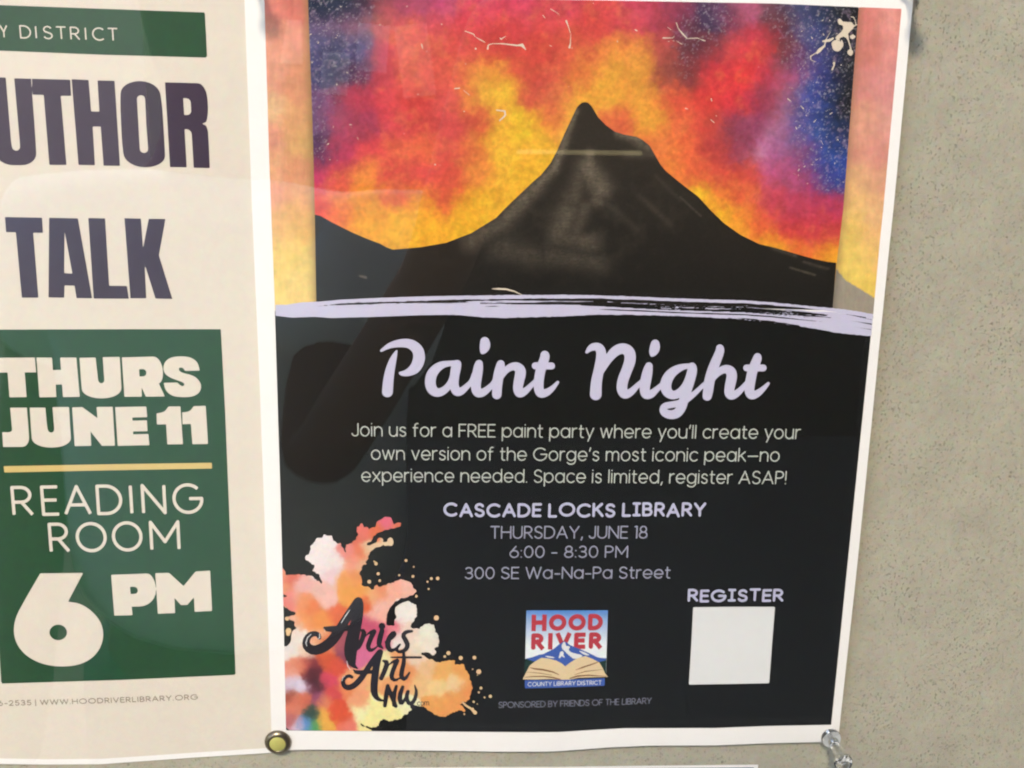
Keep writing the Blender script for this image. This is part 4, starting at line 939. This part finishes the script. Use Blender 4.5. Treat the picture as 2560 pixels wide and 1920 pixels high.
for p in [q6([(372, 420, 3), (358, 370, 6), (380, 300, 6), (430, 250, 3)]), q6([(545, 240, 3), (550, 300, 6), (520, 320, 3)]), qz([(648, 760, 2), (620, 800, 3), (590, 850, 2)]), q6([(925, 620, 3), (935, 690, 5), (975, 745, 3)]), q6([(855, 900, 3), (870, 850, 4), (905, 825, 2)]), q6([(1270, 1110, 2), (1300, 1160, 4), (1370, 1185, 2)]), q6([(610, 175, 3), (620, 225, 3)])]:
    F.stroke(p)
B.put(F, 'highlight', M_white, .0002, parent=splash)
lettering(B, '.com', (1041, 1764), (1072, 1763), 12, 1.7, M_letter, .00016, .8, parent=splash, gap=.2)

# ------------------------------------------------------------------ third paper under the posters: its top edge only
C2 = P(1450, 1990, 0, h_low)
low = empty('paper_sheet', 'white paper whose top edge shows under the paint night poster', 'paper', C2)
Lw = Sheet(low, h_low)
F = Field(960, 1900, 1920, 2500, 6); F.add([(985, 1919.5), (1200, 1917.5), (1400, 1917), (1600, 1914.5), (1896, 1911.5), (1840, 2480), (1010, 2490)])
Lw.put(F, 'sheet', M_paper, 0)
M_greyband = ink('grey_band_print', alb((150, 156, 168)), .5, .05)
F = Field(960, 1900, 1920, 2500, 6); F.add([(1000, 1926), (1200, 1924), (1400, 1923.5), (1600, 1921), (1888, 1918), (1830, 2470), (1020, 2478)])
Lw.put(F, 'grey_print', M_greyband, .00005)

# ------------------------------------------------------------------ pins
def clear_plastic():
    m, t, b = newmat('clear_plastic')
    b.inputs['Base Color'].default_value = (.93, .96, .98, 1); b.inputs['Roughness'].default_value = .03
    b.inputs['Transmission Weight'].default_value = 1; b.inputs['IOR'].default_value = 1.33
    return m
M_clear = clear_plastic()
M_steel = ink('steel', (.6, .6, .6), .25, .01, .5, 1.0)
def push_pin(px, py, label, surf=h_paint, tilt=(0, 0)):
    loc = P(px, py, 0, surf)
    t = empty('push_pin', label, 'push pin', loc, 'clear push pins')
    prof = [(0, .0004), (.0026, .0004), (.0034, .0009), (.0036, .0018), (.0032, .0026), (.0022, .0032), (.0018, .0045), (.00165, .0075), (.0018, .0110), (.0022, .0125), (.0031, .0133), (.0033, .0142), (.0030, .0150), (.0018, .0154), (0, .0155)]
    prof = [(r * 1.05, h * 1.28) for r, h in prof]
    lathe('handle', prof, M_clear, t, 40)
    lathe('needle', [(0, .006), (.00055, .0058), (.00055, -.004), (0, -.0045)], M_steel, t, 12)
    t.rotation_euler = (R_(tilt[0]), 0, R_(tilt[1]))
    return t
push_pin(2074, 1838, 'clear plastic push pin in the bottom right corner of the paint night poster', tilt=(0, 0))
push_pin(640, -62, 'clear plastic push pin at the top left corner of the paint night poster')
push_pin(2272, -36, 'clear plastic push pin at the top right corner of the paint night poster')

tk = empty('thumbtack', 'dark brass thumbtack with a yellow centre between the two posters at the bottom', 'thumbtack', P(695, 1853, 0, h_paint))
M_bronze = ink('dark_bronze', (.23, .19, .13), .28, .05, .5, .9)
M_brassf = ink('yellow_brass', (.62, .60, .18), .38, .05, .5, .35)
lathe('rim', [(.0048, .0002), (.0050, .0006), (.0047, .0013), (.0040, .0019), (.0031, .0022), (.0030, .0019)], M_bronze, tk, 44)
lathe('face', [(.0031, .0019), (.0026, .0021), (.0014, .0023), (0, .0024)], M_brassf, tk, 36)
lathe('needle', [(0, .0015), (.0005, .0014), (.0005, -.006), (0, -.007)], M_steel, tk, 12)

# ------------------------------------------------------------------ what stands in front of the board (seen only as a reflection in the pane)
M_pave = ink('pale_paving', (.20, .18, .155), .9, .05, gscale=30)
gr = box('ground', -120, 120, -150, 30, -.3, 0, M_pave); gr['kind'] = 'structure'
M_dark = ink('brown_blocker_wall', (.030, .026, .022), .9, .08, gscale=40)
ow = box('wall', -.72, 9, -4.3, -4.1, 0, 4.2, M_dark); ow['kind'] = 'structure'  # dark tone and left end shaped to hold back sky light
ow['label'] = 'dark brown wall out of view facing the board, shaped to block sky light'
rw = box('wall', 1.45, 1.6, -4.1, -.3, 0, 4.2, M_dark); rw['kind'] = 'structure'  # added wall: blocks the sky on the right so skylight favours the left
rw['label'] = 'added dark brown wall at the right of the board, blocking the sky there'
post = box('post', -.781, -.704, -3.08, -3.0, 0, 2.6, ink('pale_yellow_paint', (.85, .80, .52), .7, .03, gscale=40), bev=.006)
post['label'] = 'pale yellow square post beside the path, mirrored over the author talk poster'; post['category'] = 'post'
M_flyer = [ink('flyer_print', c, .6, .2, gscale=25) for c in ((.85, .82, .74), (.60, .66, .78), (.85, .66, .52), (.72, .70, .64))]
for k, (x0, x1, z0, z1, tl, lb) in enumerate([(-.609, -.508, 1.296, 1.433, 0, 'small white flyer on the far wall, mirrored over the left faded border'),
        (-.337, -.235, 1.274, 1.424, 5, 'small blue and white flyer on the far wall, mirrored over the painted sky'),
        (-.178, -.07, 1.195, 1.427, -8, 'tall orange flyer on the far wall, mirrored over the painted sky'),
        (-.455, -.365, 1.200, 1.335, 6, 'small grey flyer on the far wall, mirrored low over the dark painted corner')]):
    o = box('flyer', x0, x1, -4.098, -4.094, z0, z1, M_flyer[k]); o.rotation_euler = (0, R_(tl), 0)
    o['label'] = lb; o['category'] = 'flyer'; o['group'] = 'flyers on the far wall'
def glow(x0, x1, z, e, lb, t=.011):  # emissive strip that gives the bright line mirrored near the peak
    m, nt_, b = newmat('lit_strip'); b.inputs['Base Color'].default_value = (.8, .7, .4, 1)
    b.inputs['Emission Color'].default_value = (1, .80, .38, 1); b.inputs['Emission Strength'].default_value = e
    o = box('glow_strip', x0, x1, -4.09, -4.07, z, z + t, m, bev=.003); o['label'] = lb; o['category'] = 'strip lamp'; o['group'] = 'glowing strips on the far wall'
glow(.085, .135, 1.008, 4, 'short bright glowing strip on the far wall, mirrored left of the peak')
glow(.185, .62, 1.013, .34, 'long dim glowing strip on the far wall, mirrored across the peak', .013)

# the person taking the picture, seen only as a reflection in the pane
def skin_body(name, nodes, edges, mat, parent, sub=2, root=0):
    me = bpy.data.meshes.new(name); me.from_pydata([n[:3] for n in nodes], edges, [])
    o = bpy.data.objects.new(name, me); COL.objects.link(o); o.parent = parent
    sk = o.modifiers.new('skin', 'SKIN')
    for i, n in enumerate(nodes):
        v = me.skin_vertices[0].data[i]; v.radius = (n[3], n[4] if len(n) > 4 else n[3]); v.use_root = (i == root)
    ss = o.modifiers.new('sub', 'SUBSURF'); ss.levels = sub; ss.render_levels = sub
    sk.use_smooth_shade = True
    me.materials.append(mat)
    return o
per = bpy.data.objects.new('person', None); COL.objects.link(per); per.location = (-.27, -1.0, 0)
per['label'] = 'person in a blue grey t-shirt holding up a phone, mirrored in the glass'; per['category'] = 'person'
M_skin = ink('brown_skin', (.16, .085, .055), .55, .04, gscale=60)
M_shirt = ink('blue_grey_shirt', (.70, .83, .92), .85, .03, gscale=55)
M_jeans = ink('jeans', (.05, .07, .12), .85, .1, gscale=60)
nodes = [(0, 0, .95, .11, .08), (0, -.01, 1.15, .11, .07), (0, -.01, 1.30, .12, .07), (0, -.01, 1.40, .06), (0, .0, 1.47, .055), (0, .01, 1.56, .085, .095), (0, .0, 1.66, .075, .085),
         (.13, .06, 1.33, .05), (.10, .17, 1.13, .038), (.22, .36, 1.37, .028), (.275, .50, 1.58, .034, .02),
         (-.17, .0, 1.33, .052), (-.22, -.01, 1.08, .042), (-.21, .12, .88, .03), (-.20, .20, .82, .03, .02),
         (.09, 0, .85, .09), (.10, .02, .48, .058), (.10, 0, .10, .04), (.10, .12, .04, .035), (-.09, 0, .85, .09), (-.10, .02, .48, .058), (-.10, 0, .10, .04), (-.10, .12, .04, .035)]
edges = [(0, 1), (1, 2), (2, 3), (3, 4), (4, 5), (5, 6), (2, 7), (7, 8), (8, 9), (9, 10), (2, 11), (11, 12), (12, 13), (13, 14), (0, 15), (15, 16), (16, 17), (17, 18), (0, 19), (19, 20), (20, 21), (21, 22)]
skin_body('body', nodes, edges, M_skin, per)
fing = []; fe = []
for k in range(5):                                       # fingers of the raised hand, curled round the phone
    b0 = len(fing); dx = (-.034, -.017, 0, .017, .034)[k]; L = (.6, .9, 1, .93, .75)[k]
    fing += [(.275 + dx * .7, .49, 1.585, .011), (.28 + dx, .525, 1.60 + .03 * L, .009), (.28 + dx, .545, 1.615 + .045 * L, .008), (.28 + dx, .55, 1.60 + .06 * L, .007)]
    fe += [(b0, b0 + 1), (b0 + 1, b0 + 2), (b0 + 2, b0 + 3)]
    if k: fe.append((b0 - 4, b0))
skin_body('hand', fing, fe, M_skin, per, 1)
shirt = [(0, 0, .86, .21, .16), (0, 0, 1.04, .20, .155), (0, 0, 1.22, .20, .15), (0, 0, 1.335, .16, .11), (0, -.005, 1.40, .085), (.13, .055, 1.325, .092), (.115, .125, 1.205, .082), (-.165, 0, 1.325, .085), (-.21, -.005, 1.18, .076)]
skin_body('shirt', shirt, [(0, 1), (1, 2), (2, 3), (3, 4), (3, 5), (5, 6), (3, 7), (7, 8)], M_shirt, per)
skin_body('trousers', [(0, 0, .93, .15, .12), (.09, 0, .82, .11), (.10, .02, .48, .08), (.10, 0, .12, .07), (-.09, 0, .82, .11), (-.10, .02, .48, .08), (-.10, 0, .12, .07)], [(0, 1), (1, 2), (2, 3), (0, 4), (4, 5), (5, 6)], M_jeans, per)
skin_body('hair', [(0, -.03, 1.60, .092, .10), (0, -.01, 1.68, .088, .095)], [(0, 1)], ink('dark_hair', (.02, .015, .012), .6, .1), per)
M_phone = ink('black_phone', (.02, .02, .022), .3, .01)
ph = box('phone', -.12, .04, -.468, -.459, 1.600, 1.675, M_phone, bev=.003); ph['label'] = 'black phone held up by the person taking the picture'; ph['category'] = 'phone'

# glass pane of the display case
def pane_material():
    m = bpy.data.materials.new('pane_glass'); m.use_nodes = True
    t = m.node_tree; N, L = t.nodes, t.links
    for n in list(N): N.remove(n)
    out = N.new('ShaderNodeOutputMaterial'); mix = N.new('ShaderNodeMixShader')
    tr = N.new('ShaderNodeBsdfTransparent'); gl = N.new('ShaderNodeBsdfGlossy'); fr = N.new('ShaderNodeFresnel')
    tr.inputs[0].default_value = (.985, .99, .985, 1); gl.inputs['Roughness'].default_value = 0.0
    geo = N.new('ShaderNodeNewGeometry'); mr = N.new('ShaderNodeMapRange')
    mr.inputs['To Min'].default_value = 1.68; mr.inputs['To Max'].default_value = 1 / 1.68   # the far face of the thin pane: no total reflection
    L.new(geo.outputs['Backfacing'], mr.inputs['Value']); L.new(mr.outputs[0], fr.inputs['IOR'])
    L.new(fr.outputs[0], mix.inputs[0]); L.new(tr.outputs[0], mix.inputs[1]); L.new(gl.outputs[0], mix.inputs[2])
    L.new(mix.outputs[0], out.inputs[0])
    return m
PANE = True
if PANE:
    pn = box('glass_pane', -.9, 1.1, -.0375, -.0345, .75, 2.2, pane_material())
    pn['label'] = 'clear glass pane of the display case in front of all the posters'; pn['category'] = 'glass pane'
